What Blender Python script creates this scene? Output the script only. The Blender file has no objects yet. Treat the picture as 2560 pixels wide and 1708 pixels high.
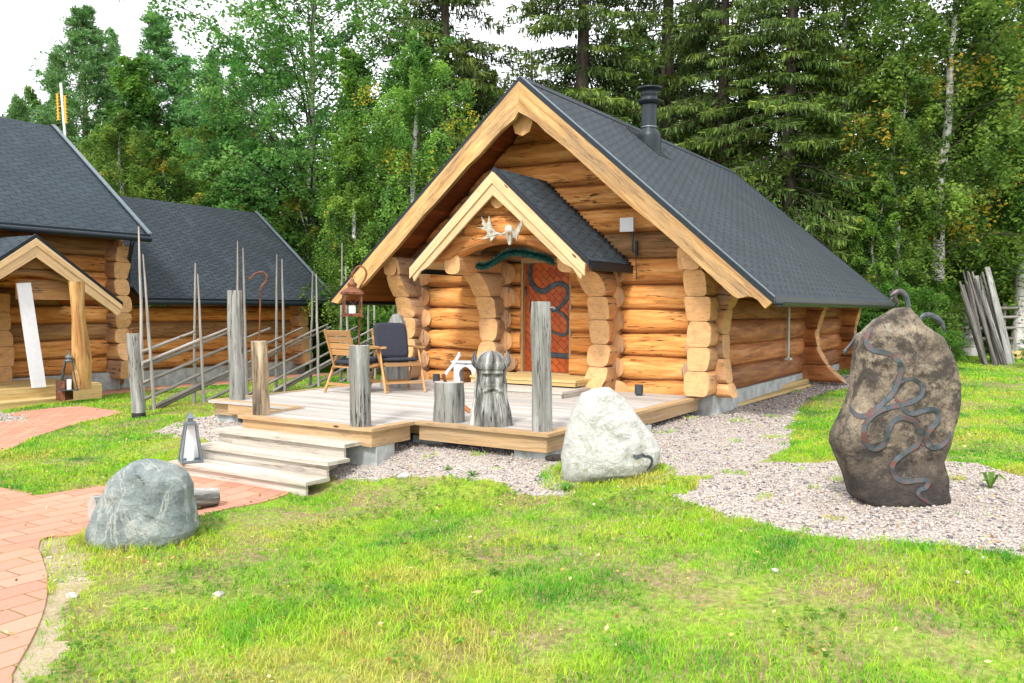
import bpy, math, random
import numpy as np
from mathutils import Vector, Matrix, noise as mnoise
from mathutils.bvhtree import BVHTree
random.seed(7); rng = np.random.default_rng(7)
S = bpy.context.scene
PI = math.pi
R_ = math.radians

# ------------------------------------------------------------------ camera
F, HOR, ROLL, YAW, AX, AY, EYE = 2155.04, 769.637, .006, R_(31.854), 2.352, 11.613, 1.72
TH = math.atan((854-HOR)/F)
cd = bpy.data.cameras.new('camera'); cam = bpy.data.objects.new('camera', cd)
S.collection.objects.link(cam); S.camera = cam
cd.sensor_width = 36; cd.lens = F/2560*36; cd.clip_end = 2000; cd.clip_start = .05
cam.location = (0, 0, EYE)
cam.rotation_mode = 'QUATERNION'
cam.rotation_quaternion = (Matrix.Rotation(PI/2-TH, 4, 'X') @ Matrix.Rotation(ROLL, 4, 'Z')).to_quaternion()
# ------------------------------------------------------------------ world and sun: bright overcast
SUN_EL, SUN_AZ = R_(48), R_(200)      # azimuth measured clockwise from +Y: the light comes from behind the camera, a little left
w = bpy.data.worlds.new('World'); S.world = w; w.use_nodes = True
nt = w.node_tree; bg = nt.nodes['Background']
sky = nt.nodes.new('ShaderNodeTexSky'); sky.sky_type = 'NISHITA'; sky.sun_disc = False
sky.sun_elevation = SUN_EL; sky.sun_rotation = SUN_AZ; sky.dust_density = 1; sky.air_density = 1
hs = nt.nodes.new('ShaderNodeHueSaturation'); hs.inputs['Saturation'].default_value = .12
nt.links.new(sky.outputs[0], hs.inputs['Color']); 
mxw = nt.nodes.new('ShaderNodeMix'); mxw.data_type = 'RGBA'; mxw.inputs[0].default_value = .8      # thin cloud sheet over the clear sky
nt.links.new(hs.outputs[0], mxw.inputs[6]); mxw.inputs[7].default_value = (6.2, 6.3, 6.6, 1); nt.links.new(mxw.outputs[2], bg.inputs[0])
bg.inputs[1].default_value = .125
sd = bpy.data.lights.new('sun', 'SUN'); sd.energy = 1.5; sd.angle = R_(10); sd.color = (1, .96, .9)
so = bpy.data.objects.new('sun', sd); S.collection.objects.link(so); so.location = (0, -5, 20)
dv = Vector((math.sin(SUN_AZ)*math.cos(SUN_EL), math.cos(SUN_AZ)*math.cos(SUN_EL), math.sin(SUN_EL)))
so.rotation_mode = 'QUATERNION'; so.rotation_quaternion = dv.to_track_quat('Z', 'Y')
S.view_settings.view_transform = 'Standard'; S.view_settings.look = 'None'
S.view_settings.exposure = 1.55; S.view_settings.gamma = 1
S.cycles.max_bounces = 6; S.cycles.diffuse_bounces = 3; S.cycles.transparent_max_bounces = 6

# ------------------------------------------------------------------ measuring helpers (photo pixel -> place)
cY, sY = math.cos(YAW), math.sin(YAW)
def ray(px, py):
    x, y = px-1280, py-854; c, s = math.cos(ROLL), math.sin(ROLL)
    x, y = c*x+s*y, -s*x+c*y
    zc = -y/F
    return Vector((x/F, math.cos(TH)+zc*math.sin(TH), -math.sin(TH)+zc*math.cos(TH)))
O = Vector((0, 0, EYE))
def atZ(px, py, z): d = ray(px, py); return O+d*((z-EYE)/d.z)
def atY(px, py, Y): d = ray(px, py); return O+d*(Y/d.y)
def st(P): x, y = P[0]-AX, P[1]-AY; return (x*cY-y*sY, x*sY+y*cY)          # world -> cabin frame
def W(s, t, z=0): return Vector((AX+s*cY+t*sY, AY-s*sY+t*cY, z))
def atT(px, py, t):      # vertical plane t = const of the cabin frame, returned in that frame
    d = ray(px, py); k = (t+AX*sY+AY*cY)/(d.x*sY+d.y*cY); P = O+d*k; a = st(P); return Vector((a[0], a[1], P.z))
def ss(x): x = min(1, max(0, x)); return x*x*(3-2*x)
def gz_raw(x, y):
    s, t = st((x, y))
    a = ss((t+5.9)/2.0)+.5*ss(t/9.)*(1-ss((-s-4)/2))
    b = ss((t+8.8)/5.0)
    m = ss((s-.2)/1.6)
    b += .5*ss(t/9.)
    h = .30*(a*(1-m)+b*m)
    l = ss((-s-4.2)/1.5)
    h = h*(1-l)+l*(.13*ss((t+6)/3)*(1-ss((-s-9.2)/1.2)))
    return h
def gz(x, y):
    return gz_raw(x, y)+.03*(mnoise.noise((x*.6, y*.6, 3.1)))+.008*mnoise.noise((x*2.3, y*2.3, 1))
def G(px, py):
    z = .1
    for _ in range(12):
        P = atZ(px, py, z); z = gz(P.x, P.y)
    return Vector((P.x, P.y, z))

# ------------------------------------------------------------------ mesh builder
class MB:
    def __init__(s): s.v = []; s.f = []; s.uv = []; s.r = []; s.m = []; s.sm = []
    def face(s, pts, uvs, rnd=0., mat=0, smooth=False):
        b = len(s.v); s.v += [tuple(p) for p in pts]; s.f.append(tuple(range(b, b+len(pts)))); s.uv.append([tuple(u) for u in uvs]); s.r.append(rnd); s.m.append(mat); s.sm.append(smooth)
    def grid(s, P, UV, rnd=0., mat=0, close=False, smooth=True, flip=False):   # P rows x cols
        b = len(s.v); n = len(P); k = len(P[0])
        for row in P: s.v += [tuple(p) for p in row]
        for i in range(n-1):
            for j in range(k if close else k-1):
                j2 = (j+1) % k
                q = [(i, j), (i, j2), (i+1, j2), (i+1, j)]
                if flip: q.reverse()
                s.f.append(tuple(b+a*k+c for a, c in q))
                uv = []
                for a, c in q:
                    u = UV[a][c]
                    if close and j2 == 0 and c == 0:
                        u = (u[0], UV[a][k-1][1]+(UV[a][1][1]-UV[a][0][1]))
                    uv.append(u)
                s.uv.append(uv); s.r.append(rnd); s.m.append(mat); s.sm.append(smooth)
    def box(s, c, d, rz=0, ax=0, rnd=None, M=None, mat=0, endmat=None, skip=()):
        """centre c, size d, grain along local axis ax"""
        rnd = random.random() if rnd is None else rnd
        h = [x/2 for x in d]
        Mx = M if M is not None else Matrix.Translation(c) @ Matrix.Rotation(rz, 4, 'Z')
        if M is not None: Mx = M @ Matrix.Translation(c)
        for a in range(3):
            b1, b2 = (a+1) % 3, (a+2) % 3
            for sg in (-1, 1):
                if (a, sg) in skip: continue
                pts = []; uvs = []
                for x, y in ((-1, -1), (1, -1), (1, 1), (-1, 1)):
                    p = [0, 0, 0]; p[a] = sg*h[a]; p[b1] = x*h[b1]*sg; p[b2] = y*h[b2]
                    pts.append(Mx @ Vector(p))
                    if a == ax: uvs.append((p[b1]*.15, p[b2]))
                    else:
                        o = [q for q in (0, 1, 2) if q != a and q != ax][0]
                        uvs.append((p[ax], p[o]+a*3.1))
                s.face(pts, uvs, rnd, endmat if (endmat is not None and a == ax) else mat)
    def tube(s, pts, rad, n=12, rnd=None, mat=0, endmat=None, sec=None, caps=True, cut0=None, cut1=None, cutall=None, up=None, jit=0, seed=0, twist=0):
        """pts: list of points; rad: radius list or number; sec: (ax, bx, exponent) superellipse factors"""
        rnd = random.random() if rnd is None else rnd
        pts = [Vector(p) for p in pts]; m = len(pts)
        if not hasattr(rad, '__len__'): rad = [rad]*m
        rows = []; uvs = []; L = 0
        prev = None
        for i, p in enumerate(pts):
            t = (pts[min(i+1, m-1)]-pts[max(i-1, 0)]).normalized()
            if prev is None:
                a = Vector(up) if up else (Vector((0, 0, 1)) if abs(t.z) < .9 else Vector((0, 1, 0)))
                a = (a-t*a.dot(t)).normalized()
            else: a = (prev-t*prev.dot(t)).normalized()
            prev = a; b = t.cross(a)
            if i: L += (p-pts[i-1]).length
            row = []; ur = []
            for j in range(n):
                th = 2*PI*j/n
                ca, sa = math.cos(th), math.sin(th)
                if sec:
                    e = 2/sec[2]; ca = math.copysign(abs(ca)**e, ca)*sec[0]; sa = math.copysign(abs(sa)**e, sa)*sec[1]
                r = rad[i]
                if jit: r *= 1+jit*mnoise.noise((L*1.3+seed, math.cos(th)*1.2+seed*3, math.sin(th)*1.2))
                q = p+a*(ca*r)+b*(sa*r)
                if cutall: q = cutall(q)
                if i == 0 and cut0: q = cut0(q)
                if i == m-1 and cut1: q = cut1(q)
                row.append(q); ur.append((L, th*max(rad)))
            rows.append(row); uvs.append(ur)
        s.grid(rows, uvs, rnd, mat, close=True, flip=True)
        if caps:
            em = mat if endmat is None else endmat
            for row, fl in ((rows[0], 0), (rows[-1], 1)):
                c = sum(row, Vector())/n
                for j in range(n):
                    q = [row[j], row[(j+1) % n], c]
                    e1 = 2*PI*j/n; e2 = 2*PI*(j+1)/n; r0 = max(rad)
                    uv = [(math.cos(e1)*r0, math.sin(e1)*r0), (math.cos(e2)*r0, math.sin(e2)*r0), (0, 0)]
                    if fl: q = [q[1], q[0], q[2]]; uv = [uv[1], uv[0], uv[2]]
                    s.face(q, uv, rnd, em)
        return rows
    def prism(s, poly, ext, rnd=None, mat=0, g=None, sidemat=None):
        """poly: planar list of points; ext: extrusion vector; g: grain direction"""
        rnd = random.random() if rnd is None else rnd
        P = [Vector(p) for p in poly]; e = Vector(ext)
        g = Vector(g).normalized() if g else (P[1]-P[0]).normalized()
        nrm = e.normalized(); h = nrm.cross(g).normalized()
        area = sum(((P[i]-P[0]).cross(P[(i+1) % len(P)]-P[0]).dot(nrm)) for i in range(len(P)))
        if area < 0: P.reverse()
        f = lambda p: (p.dot(g), p.dot(h))
        Q = [p+e for p in P]
        s.face(Q, [f(p) for p in Q], rnd, mat)
        s.face(P[::-1], [f(p) for p in P[::-1]], rnd, mat)
        for i in range(len(P)):
            j = (i+1) % len(P)
            q = [P[i], P[j], Q[j], Q[i]]
            uv = [(p.dot(g), p.dot(h)+p.dot(nrm)) for p in q]
            s.face(q, uv, rnd, mat if sidemat is None else sidemat)
    def lathe(s, prof, c=(0, 0, 0), n=24, rnd=0., mat=0, smooth=True, ns=None):
        c = Vector(c); rows = []; uvs = []; L = 0
        for i, (r, z) in enumerate(prof):
            if i: L += math.hypot(r-prof[i-1][0], z-prof[i-1][1])
            rows.append([c+Vector((r*math.cos(2*PI*j/n), r*math.sin(2*PI*j/n), z)) for j in range(n)])
            uvs.append([(L, 2*PI*j/n*max(.02, r)) for j in range(n)])
        s.grid(rows, uvs, rnd, mat, close=True, smooth=smooth)
    def ribbon(s, pts, nrms, wid, thk, rnd=0., mat=0):
        m = len(pts)
        if not hasattr(wid, '__len__'): wid = [wid]*m
        rows = []; uvs = []; L = 0
        for i in range(m):
            t = (pts[min(i+1, m-1)]-pts[max(i-1, 0)]).normalized(); n = nrms[i]; b = n.cross(t).normalized()
            if i: L += (pts[i]-pts[i-1]).length
            w_ = wid[i]/2
            rows.append([pts[i]-b*w_, pts[i]-b*w_*.8+n*thk, pts[i]+b*w_*.8+n*thk, pts[i]+b*w_, pts[i]-n*thk*.6])
            uvs.append([(L, k*w_) for k in range(5)])
        s.grid(rows, uvs, rnd, mat, close=True, smooth=False)
    def build(s, name, mats, parent=None, loc=None, rz=0, kind=None):
        me = bpy.data.meshes.new(name); me.from_pydata(s.v, [], s.f)
        for m in (mats if isinstance(mats, (list, tuple)) else [mats]): me.materials.append(m)
        uvl = me.uv_layers.new(name='UVMap')
        uvl.data.foreach_set('uv', [c for f in s.uv for u in f for c in u])
        at = me.attributes.new('rnd', 'FLOAT', 'FACE'); at.data.foreach_set('value', s.r)
        me.polygons.foreach_set('material_index', s.m); me.polygons.foreach_set('use_smooth', s.sm)
        me.update(); me.validate()
        o = bpy.data.objects.new(name, me); S.collection.objects.link(o)
        if parent: o.parent = parent
        if loc is not None: o.location = loc
        o.rotation_euler[2] = rz
        if kind: o['kind'] = kind
        return o
def tag(o, label, cat, group=None, kind=None):
    if label: o['label'] = label
    if cat: o['category'] = cat
    if group: o['group'] = group
    if kind: o['kind'] = kind
    return o
def thing(name, label, cat, loc=(0, 0, 0), rz=0, group=None):
    o = bpy.data.objects.new(name, None); S.collection.objects.link(o)
    o.location = loc; o.rotation_euler[2] = rz; o.empty_display_size = .2
    return tag(o, label, cat, group)
def copy_thing(root, label, loc, rz=0, sc=1, group=None):
    r = root.copy(); S.collection.objects.link(r); r.location = loc; r.rotation_euler = (0, 0, rz)
    r.scale = (sc if hasattr(sc, '__len__') else (sc, sc, sc))
    r['label'] = label
    if group: r['group'] = group
    for ch in list(root.children):
        c = ch.copy(); S.collection.objects.link(c); c.parent = r
        for g in ch.children:
            d = g.copy(); S.collection.objects.link(d); d.parent = c
    return r
def mesh_np(name, V, Fc, mats, rnd=None, parent=None, smooth=False, col=None):
    me = bpy.data.meshes.new(name); V = np.asarray(V, np.float32); Fc = np.asarray(Fc, np.int32)
    k = Fc.shape[1]; me.vertices.add(len(V)); me.vertices.foreach_set('co', V.ravel())
    me.loops.add(Fc.size); me.loops.foreach_set('vertex_index', Fc.ravel())
    me.polygons.add(len(Fc)); me.polygons.foreach_set('loop_start', np.arange(0, Fc.size, k, dtype=np.int32))
    try: me.polygons.foreach_set('loop_total', np.full(len(Fc), k, np.int32))
    except Exception: pass
    for m in (mats if isinstance(mats, (list, tuple)) else [mats]): me.materials.append(m)
    if rnd is not None:
        a = me.attributes.new('rnd', 'FLOAT', 'FACE'); a.data.foreach_set('value', np.asarray(rnd, np.float32))
    if col is not None:
        a = me.attributes.new('tint', 'FLOAT', 'FACE'); a.data.foreach_set('value', np.asarray(col, np.float32))
    if smooth: me.polygons.foreach_set('use_smooth', np.ones(len(Fc), bool))
    me.update(calc_edges=True)
    o = bpy.data.objects.new(name, me); S.collection.objects.link(o)
    if parent: o.parent = parent
    return o

# ------------------------------------------------------------------ material helpers
class NT:
    def __init__(s, name):
        s.m = bpy.data.materials.new(name); s.m.use_nodes = True; s.t = s.m.node_tree; s.b = s.t.nodes['Principled BSDF']
    def n(s, typ, **kw):
        x = s.t.nodes.new(typ)
        for k, v in kw.items():
            if isinstance(v, tuple) and len(v) == 2 and isinstance(v[0], str) and v[0] == 'IN': continue
            setattr(x, k, v)
        return x
    def l(s, a, b): s.t.links.new(a, b)
    def put(s, v, inp):
        if hasattr(v, 'node') or isinstance(v, bpy.types.NodeSocket): s.l(v, inp)
        else: inp.default_value = v
    def uv(s): return s.n('ShaderNodeUVMap').outputs[0]
    def obj(s): return s.n('ShaderNodeTexCoord').outputs['Object']
    def gpos(s): return s.n('ShaderNodeNewGeometry').outputs['Position']
    def attr(s, a='rnd'): return s.n('ShaderNodeAttribute', attribute_name=a).outputs['Fac']
    def map(s, v, sc=(1, 1, 1), rot=(0, 0, 0), loc=(0, 0, 0)):
        x = s.n('ShaderNodeMapping'); s.l(v, x.inputs[0]); x.inputs['Scale'].default_value = sc; x.inputs['Rotation'].default_value = rot; x.inputs['Location'].default_value = loc
        return x.outputs[0]
    def vadd(s, a, b):
        x = s.n('ShaderNodeVectorMath', operation='ADD'); s.put(a, x.inputs[0]); s.put(b, x.inputs[1]); return x.outputs[0]
    def vscale(s, a, k):
        x = s.n('ShaderNodeVectorMath', operation='SCALE'); s.put(a, x.inputs[0]); s.put(k, x.inputs['Scale']); return x.outputs[0]
    def noise(s, v, sc=1, det=4, rough=.6, dist=0):
        x = s.n('ShaderNodeTexNoise'); s.l(v, x.inputs['Vector']); x.inputs['Scale'].default_value = sc; x.inputs['Detail'].default_value = det; x.inputs['Roughness'].default_value = rough; x.inputs['Distortion'].default_value = dist
        return x.outputs['Fac']
    def voro(s, v, sc=1, feat='F1', out='Distance', rand=1):
        x = s.n('ShaderNodeTexVoronoi', feature=feat); s.l(v, x.inputs['Vector']); x.inputs['Scale'].default_value = sc; x.inputs['Randomness'].default_value = rand
        return x.outputs[out]
    def ramp(s, f, stops, interp='LINEAR'):
        x = s.n('ShaderNodeValToRGB'); s.l(f, x.inputs[0]); x.color_ramp.interpolation = interp
        e = x.color_ramp.elements
        while len(e) < len(stops): e.new(.5)
        for i, (p, c) in enumerate(stops):
            e[i].position = p
            if not hasattr(c, '__len__'): c = (c, c, c)
            e[i].color = (*c[:3], 1)
        return x.outputs[0]
    def mix(s, f, a, b, mode='MIX'):
        x = s.n('ShaderNodeMix', data_type='RGBA', blend_type=mode); s.put(f, x.inputs[0])
        for v, i in ((a, 6), (b, 7)):
            if isinstance(v, tuple): v = (*v[:3], 1)
            s.put(v, x.inputs[i])
        return x.outputs[2]
    def math(s, op, a, b=0., c=None):
        x = s.n('ShaderNodeMath', operation=op); s.put(a, x.inputs[0]); s.put(b, x.inputs[1])
        if c is not None: s.put(c, x.inputs[2])
        return x.outputs[0]
    def mapr(s, v, a, b, c=0., d=1.):
        x = s.n('ShaderNodeMapRange'); s.put(v, x.inputs[0])
        for i, q in enumerate((a, b, c, d)): x.inputs[i+1].default_value = q
        return x.outputs[0]
    def bump(s, h, dist=.005, st=.6, nrm=None):
        x = s.n('ShaderNodeBump'); s.l(h, x.inputs['Height']); x.inputs['Distance'].default_value = dist; x.inputs['Strength'].default_value = st
        if nrm: s.l(nrm, x.inputs['Normal'])
        s.l(x.outputs[0], s.b.inputs['Normal']); return x.outputs[0]
    def out(s, col, rough=.7, metal=0., spec=.3):
        s.put((*col, 1) if isinstance(col, tuple) else col, s.b.inputs['Base Color']); s.put(rough, s.b.inputs['Roughness']); s.put(metal, s.b.inputs['Metallic']); s.b.inputs['Specular IOR Level'].default_value = spec
        return s.m
def plain(name, c, rough=.5, metal=0., var=.12, sc=12):
    t = NT(name); f = t.noise(t.obj(), sc, 4)
    a = tuple(x*(1-var*1.5) for x in c); b = tuple(min(1, x*(1+var)) for x in c)
    t.bump(f, .001, .3)
    return t.out(t.ramp(f, [(.3, a), (.7, b)]), rough, metal)
def wood(name, dark, mid, light, alt=None, edge=None, knots=.35, crack=.5, rough=.65, gs=26, bump=.004, altk=.5, crackcol=None, var=.35, lo=.32, hi=.72):
    t = NT(name); r = t.attr(); uv = t.uv()
    cx = t.n('ShaderNodeCombineXYZ'); t.put(t.math('MULTIPLY', r, 37.3), cx.inputs[0]); t.put(t.math('MULTIPLY', r, 11.7), cx.inputs[1]); t.put(t.math('MULTIPLY', r, 5.), cx.inputs[2])
    v = t.vadd(uv, cx.outputs[0])
    wob = t.noise(t.map(v, (1.3, 5, 1)), 1, 3)
    cy = t.n('ShaderNodeCombineXYZ'); t.put(t.math('MULTIPLY', wob, .09), cy.inputs[1])
    v2 = t.vadd(v, cy.outputs[0])
    g = t.noise(t.map(v2, (1.1, gs, 1)), 1, 6, .65)
    col = t.ramp(g, [(lo, dark), ((lo+hi)/2, mid), (hi, light)])
    bl = t.noise(t.map(v, (.9, 3.5, 1)), 1.3, 4, .6)
    if alt: col = t.mix(t.mapr(bl, .42, .68, 0, altk), col, alt)
    # large stains with ragged borders
    st_ = t.noise(t.map(v, (2.2, 9, 1)), 1.6, 6, .7)
    col = t.mix(t.mapr(st_, .56, .68, 0, .55), col, tuple(x*.55 for x in mid))
    # peeled light patches
    col = t.mix(t.mapr(st_, .40, .30, 0, .5), col, light)
    if edge:      # strips of inner bark left along the scribed joints
        sx_ = t.n('ShaderNodeSeparateXYZ'); t.l(uv, sx_.inputs[0]); cs_ = t.math('ABSOLUTE', t.math('COSINE', t.math('DIVIDE', sx_.outputs[1], .175)))
        en = t.noise(t.map(v, (2.5, 16, 1)), 1.5, 5, .7)
        col = t.mix(t.mapr(t.math('ADD', cs_, t.math('MULTIPLY', en, .9)), 1.08, 1.3, 0, .6), col, edge)
    if knots:
        kd = t.voro(t.map(v, (1.5, 4.2, 1)), 1, 'F1')
        kk = t.mapr(kd, .035, .075, knots*2, 0)
        col = t.mix(kk, col, tuple(x*.22 for x in dark))
    h = g
    if crack:
        c = t.noise(t.map(v2, (.7, 14, 1)), 1.2, 5, .55)
        ck = t.mapr(t.math('ABSOLUTE', t.math('SUBTRACT', c, .5)), .004, .016, crack, 0)
        ck = t.math('MULTIPLY', ck, t.mapr(bl, .45, .55, 0, 1))
        col = t.mix(ck, col, crackcol or tuple(x*.25 for x in dark))
        h = t.math('SUBTRACT', g, t.math('MULTIPLY', ck, 1.2))
    br = t.mapr(r, 0, 1, 1-var, 1+var*.35)
    bc = t.n('ShaderNodeCombineColor')
    for i in range(3): t.l(br, bc.inputs[i])
    col = t.mix(1., col, bc.outputs[0], 'MULTIPLY')
    t.bump(h, bump, .8)
    return t.out(col, rough)
def endgrain(name, c1, c2, dark):
    t = NT(name); uv = t.uv(); r = t.attr()
    cx = t.n('ShaderNodeCombineXYZ'); t.put(t.math('MULTIPLY', r, 17.), cx.inputs[2])
    v = t.vadd(uv, cx.outputs[0])
    ln = t.n('ShaderNodeVectorMath', operation='LENGTH'); t.l(uv, ln.inputs[0])
    d = t.math('ADD', ln.outputs['Value'], t.math('MULTIPLY', t.noise(v, 7, 3), .03))
    rings = t.math('SINE', t.math('MULTIPLY', d, 520.))
    col = t.ramp(rings, [(0, c1), (1, c2)])
    n1 = t.noise(v, 9, 5, .65)
    col = t.mix(t.mapr(n1, .45, .75, 0, .65), col, dark)
    at = t.n('ShaderNodeTexGradient', gradient_type='RADIAL'); t.l(uv, at.inputs[0])
    ck = t.noise(t.map(v, (3, 22, 1)), 1, 3)
    col = t.mix(t.mapr(t.math('ABSOLUTE', t.math('SUBTRACT', ck, .5)), .004, .014, .5, 0), col, tuple(x*.4 for x in dark))
    t.bump(n1, .003, .5)
    return t.out(col, .75)

M = {}
M['log'] = wood('log_wood', (.36, .115, .022), (.66, .29, .075), (.80, .47, .19), alt=(.62, .225, .05), edge=(.24, .085, .028), knots=.8, crack=1.3, gs=14, var=.34)
M['logold'] = wood('log_wood_weathered', (.15, .065, .022), (.33, .165, .06), (.47, .27, .12), alt=(.26, .15, .08), knots=.4, crack=.8, gs=24)
M['logside'] = wood('log_wood_barked', (.17, .055, .02), (.42, .16, .052), (.60, .30, .12), alt=(.46, .15, .05), knots=.5, crack=.7, gs=16)
M['end'] = endgrain('log_end_grain', (.56, .30, .125), (.70, .42, .19), (.34, .20, .11))
M['stub'] = wood('carved_log_end', (.40, .18, .07), (.60, .31, .125), (.72, .43, .20), alt=(.38, .25, .17), knots=.3, crack=1., gs=10, altk=.9, var=.3)
M['stubgrey'] = wood('carved_log_side', (.33, .19, .10), (.46, .29, .17), (.55, .36, .22), alt=(.36, .26, .20), knots=.2, crack=.7, gs=12)
M['barge'] = wood('barge_board_wood', (.30, .15, .05), (.52, .31, .115), (.66, .44, .20), alt=(.30, .19, .10), knots=1., crack=.6, gs=18, altk=.9, var=.22)
M['trim'] = wood('pale_trim_wood', (.46, .29, .14), (.58, .40, .215), (.66, .49, .29), knots=.9, crack=.2, gs=34, var=.1)
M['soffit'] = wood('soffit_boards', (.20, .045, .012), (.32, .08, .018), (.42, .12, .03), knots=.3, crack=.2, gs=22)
M['deck'] = wood('weathered_deck_boards', (.34, .315, .285), (.46, .435, .405), (.56, .54, .515), alt=(.44, .375, .30), knots=.35, crack=.5, gs=36, var=.24, bump=.002)
M['fascia'] = wood('deck_fascia_wood', (.30, .18, .08), (.43, .275, .135), (.52, .37, .21), alt=(.36, .28, .19), knots=.6, crack=.4, gs=36, var=.12)
M['stepw'] = wood('step_wood', (.34, .30, .25), (.48, .44, .38), (.58, .55, .49), alt=(.46, .37, .27), knots=.5, crack=.5, gs=40, var=.14)
M['yellow'] = wood('fresh_yellow_boards', (.42, .28, .10), (.55, .40, .17), (.64, .50, .25), knots=.5, crack=.2, gs=34, var=.12)
M['grey'] = wood('weathered_grey_post', (.10, .10, .09), (.27, .27, .255), (.45, .45, .44), alt=(.20, .19, .16), knots=.9, crack=1., gs=13, bump=.006, crackcol=(.025, .025, .022), var=.2, altk=.8)
M['greyend'] = endgrain('weathered_grey_end', (.36, .34, .30), (.46, .44, .40), (.20, .18, .15))
M['barky'] = wood('half_debarked_post', (.08, .06, .04), (.48, .36, .22), (.66, .56, .40), alt=(.07, .055, .045), knots=.4, crack=.6, gs=12, bump=.01, altk=1.)
M['pole'] = wood('grey_fence_pole', (.13, .12, .105), (.31, .29, .26), (.50, .48, .45), alt=(.30, .24, .18), knots=.5, crack=.5, gs=30, altk=.4)
M['chair'] = wood('oiled_chair_wood', (.33, .16, .055), (.45, .24, .09), (.54, .32, .14), alt=(.40, .26, .15), knots=.2, crack=.2, gs=40)
M['column'] = wood('peeled_knotty_column', (.34, .17, .045), (.56, .34, .12), (.68, .47, .21), alt=(.34, .15, .045), knots=1., crack=.8, gs=8, altk=.8, bump=.012)
M['concrete'] = plain('concrete', (.38, .40, .39), .9, var=.25, sc=6)
M['metal_dark'] = plain('dark_roof_metal', (.018, .025, .032), .38, .3)
M['chim'] = plain('chimney_black_enamel', (.02, .028, .034), .42, .2)
M['gutter_w'] = plain('pale_green_downpipe', (.50, .56, .53), .45)
M['white'] = plain('white_paint', (.66, .66, .68), .5, var=.04)
M['cushion'] = plain('charcoal_cushion_fabric', (.030, .032, .045), .95, var=.2, sc=60)
M['bone'] = plain('bleached_bone', (.36, .335, .27), .6, var=.35, sc=18)
M['cup'] = plain('dark_ceramic', (.045, .055, .06), .6)
M['zinc'] = plain('grey_zinc', (.16, .19, .21), .45, .6)
M['candle'] = plain('candle_wax', (.85, .83, .74), .5, var=.03)
M['black'] = plain('charred_base', (.03, .03, .03), .9)
M['antenna'] = plain('antenna_orange', (.8, .38, .03), .5)

def rusty(name, a, b, c, metal=.5, rough=.6, sc=14):
    t = NT(name); v = t.obj(); f = t.noise(v, sc, 5, .7); col = t.ramp(f, [(.3, a), (.5, b), (.68, c)])
    t.bump(f, .002, .5); return t.out(col, rough, metal)
M['rust'] = rusty('rusted_steel', (.05, .02, .012), (.15, .055, .026), (.26, .10, .05), .3)
M['polegrey'] = wood('dark_grey_poles', (.05, .045, .04), (.15, .14, .125), (.27, .26, .24), alt=(.10, .085, .07), knots=.5, crack=.6, gs=30, altk=.7)
M['carved'] = wood('carved_weathered_wood', (.035, .035, .03), (.19, .19, .175), (.50, .50, .47), alt=(.045, .04, .035), knots=.5, crack=1., gs=9, bump=.01, crackcol=(.015, .014, .012), altk=.95, var=.1, lo=.38, hi=.62)
M['rake_sheen'] = plain('pale_rake_sheen', (.17, .21, .24), .35, .4)  # pale tone stands for light caught by the rake metal
M['iron'] = rusty('forged_iron', (.03, .036, .042), (.075, .092, .10), (.19, .05, .038), .45, .42, 12)
M['ironblue'] = rusty('forged_iron_plain', (.035, .04, .045), (.07, .08, .09), (.13, .15, .16), .6, .45, 22)
M['doorstrap'] = rusty('door_iron_strap', (.03, .035, .04), (.055, .065, .075), (.10, .11, .12), .5, .45, 10)
def shingle(name, a, b, wd, ht, line=(.008, .01, .013)):
    t = NT(name); uv = t.uv()
    # hexagonal tabs: the seams of each course swing up and down
    br = t.n('ShaderNodeTexBrick'); sep = t.n('ShaderNodeSeparateXYZ'); t.l(uv, sep.inputs[0])
    tri = t.math('PINGPONG', t.math('ADD', sep.outputs[0], wd*.25), wd*.5)
    cb = t.n('ShaderNodeCombineXYZ'); t.l(sep.outputs[0], cb.inputs[0])
    sm = t.mapr(tri, wd*.12, wd*.38, 0, ht*.42)
    t.put(t.math('ADD', sep.outputs[1], sm), cb.inputs[1])
    t.l(cb.outputs[0], br.inputs['Vector'])
    br.offset = .5; br.inputs['Scale'].default_value = 1; br.inputs['Brick Width'].default_value = wd; br.inputs['Row Height'].default_value = ht
    br.inputs['Mortar Size'].default_value = .013; br.inputs['Mortar Smooth'].default_value = .1; br.inputs['Bias'].default_value = 0
    br.inputs['Color1'].default_value = (*a, 1); br.inputs['Color2'].default_value = (*b, 1); br.inputs['Mortar'].default_value = (*line, 1)
    f = t.noise(t.map(uv, (1, 1, 1)), 90, 2); g = t.noise(uv, .9, 4)
    col = t.mix(t.mapr(f, .35, .7, 0, .4), br.outputs[0], tuple(x*1.7 for x in b)); col = t.mix(t.mapr(g, .35, .7, 0, .5), col, tuple(x*.6 for x in a))
    g2 = t.noise(t.map(uv, (1, .35, 1)), 3, 5, .7); col = t.mix(t.mapr(g2, .55, .8, 0, .5), col, tuple(x*2.2 for x in b)); g3 = t.noise(uv, 30, 2, .5); col = t.mix(t.mapr(g3, .74, .78, 0, .7), col, (.16, .13, .09))
    h = t.math('ADD', t.math('SUBTRACT', 1., br.outputs['Fac']), t.math('MULTIPLY', f, .15))
    t.bump(h, .01, .8)
    return t.out(col, .82, 0, .35)
M['shingle'] = shingle('roof_shingles', (.022, .031, .039), (.031, .042, .051), .30, .125, (.002, .003, .004))
M['shingle2'] = shingle('roof_shingles_far', (.022, .034, .044), (.030, .043, .054), .34, .145, (.004, .006, .008))
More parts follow.
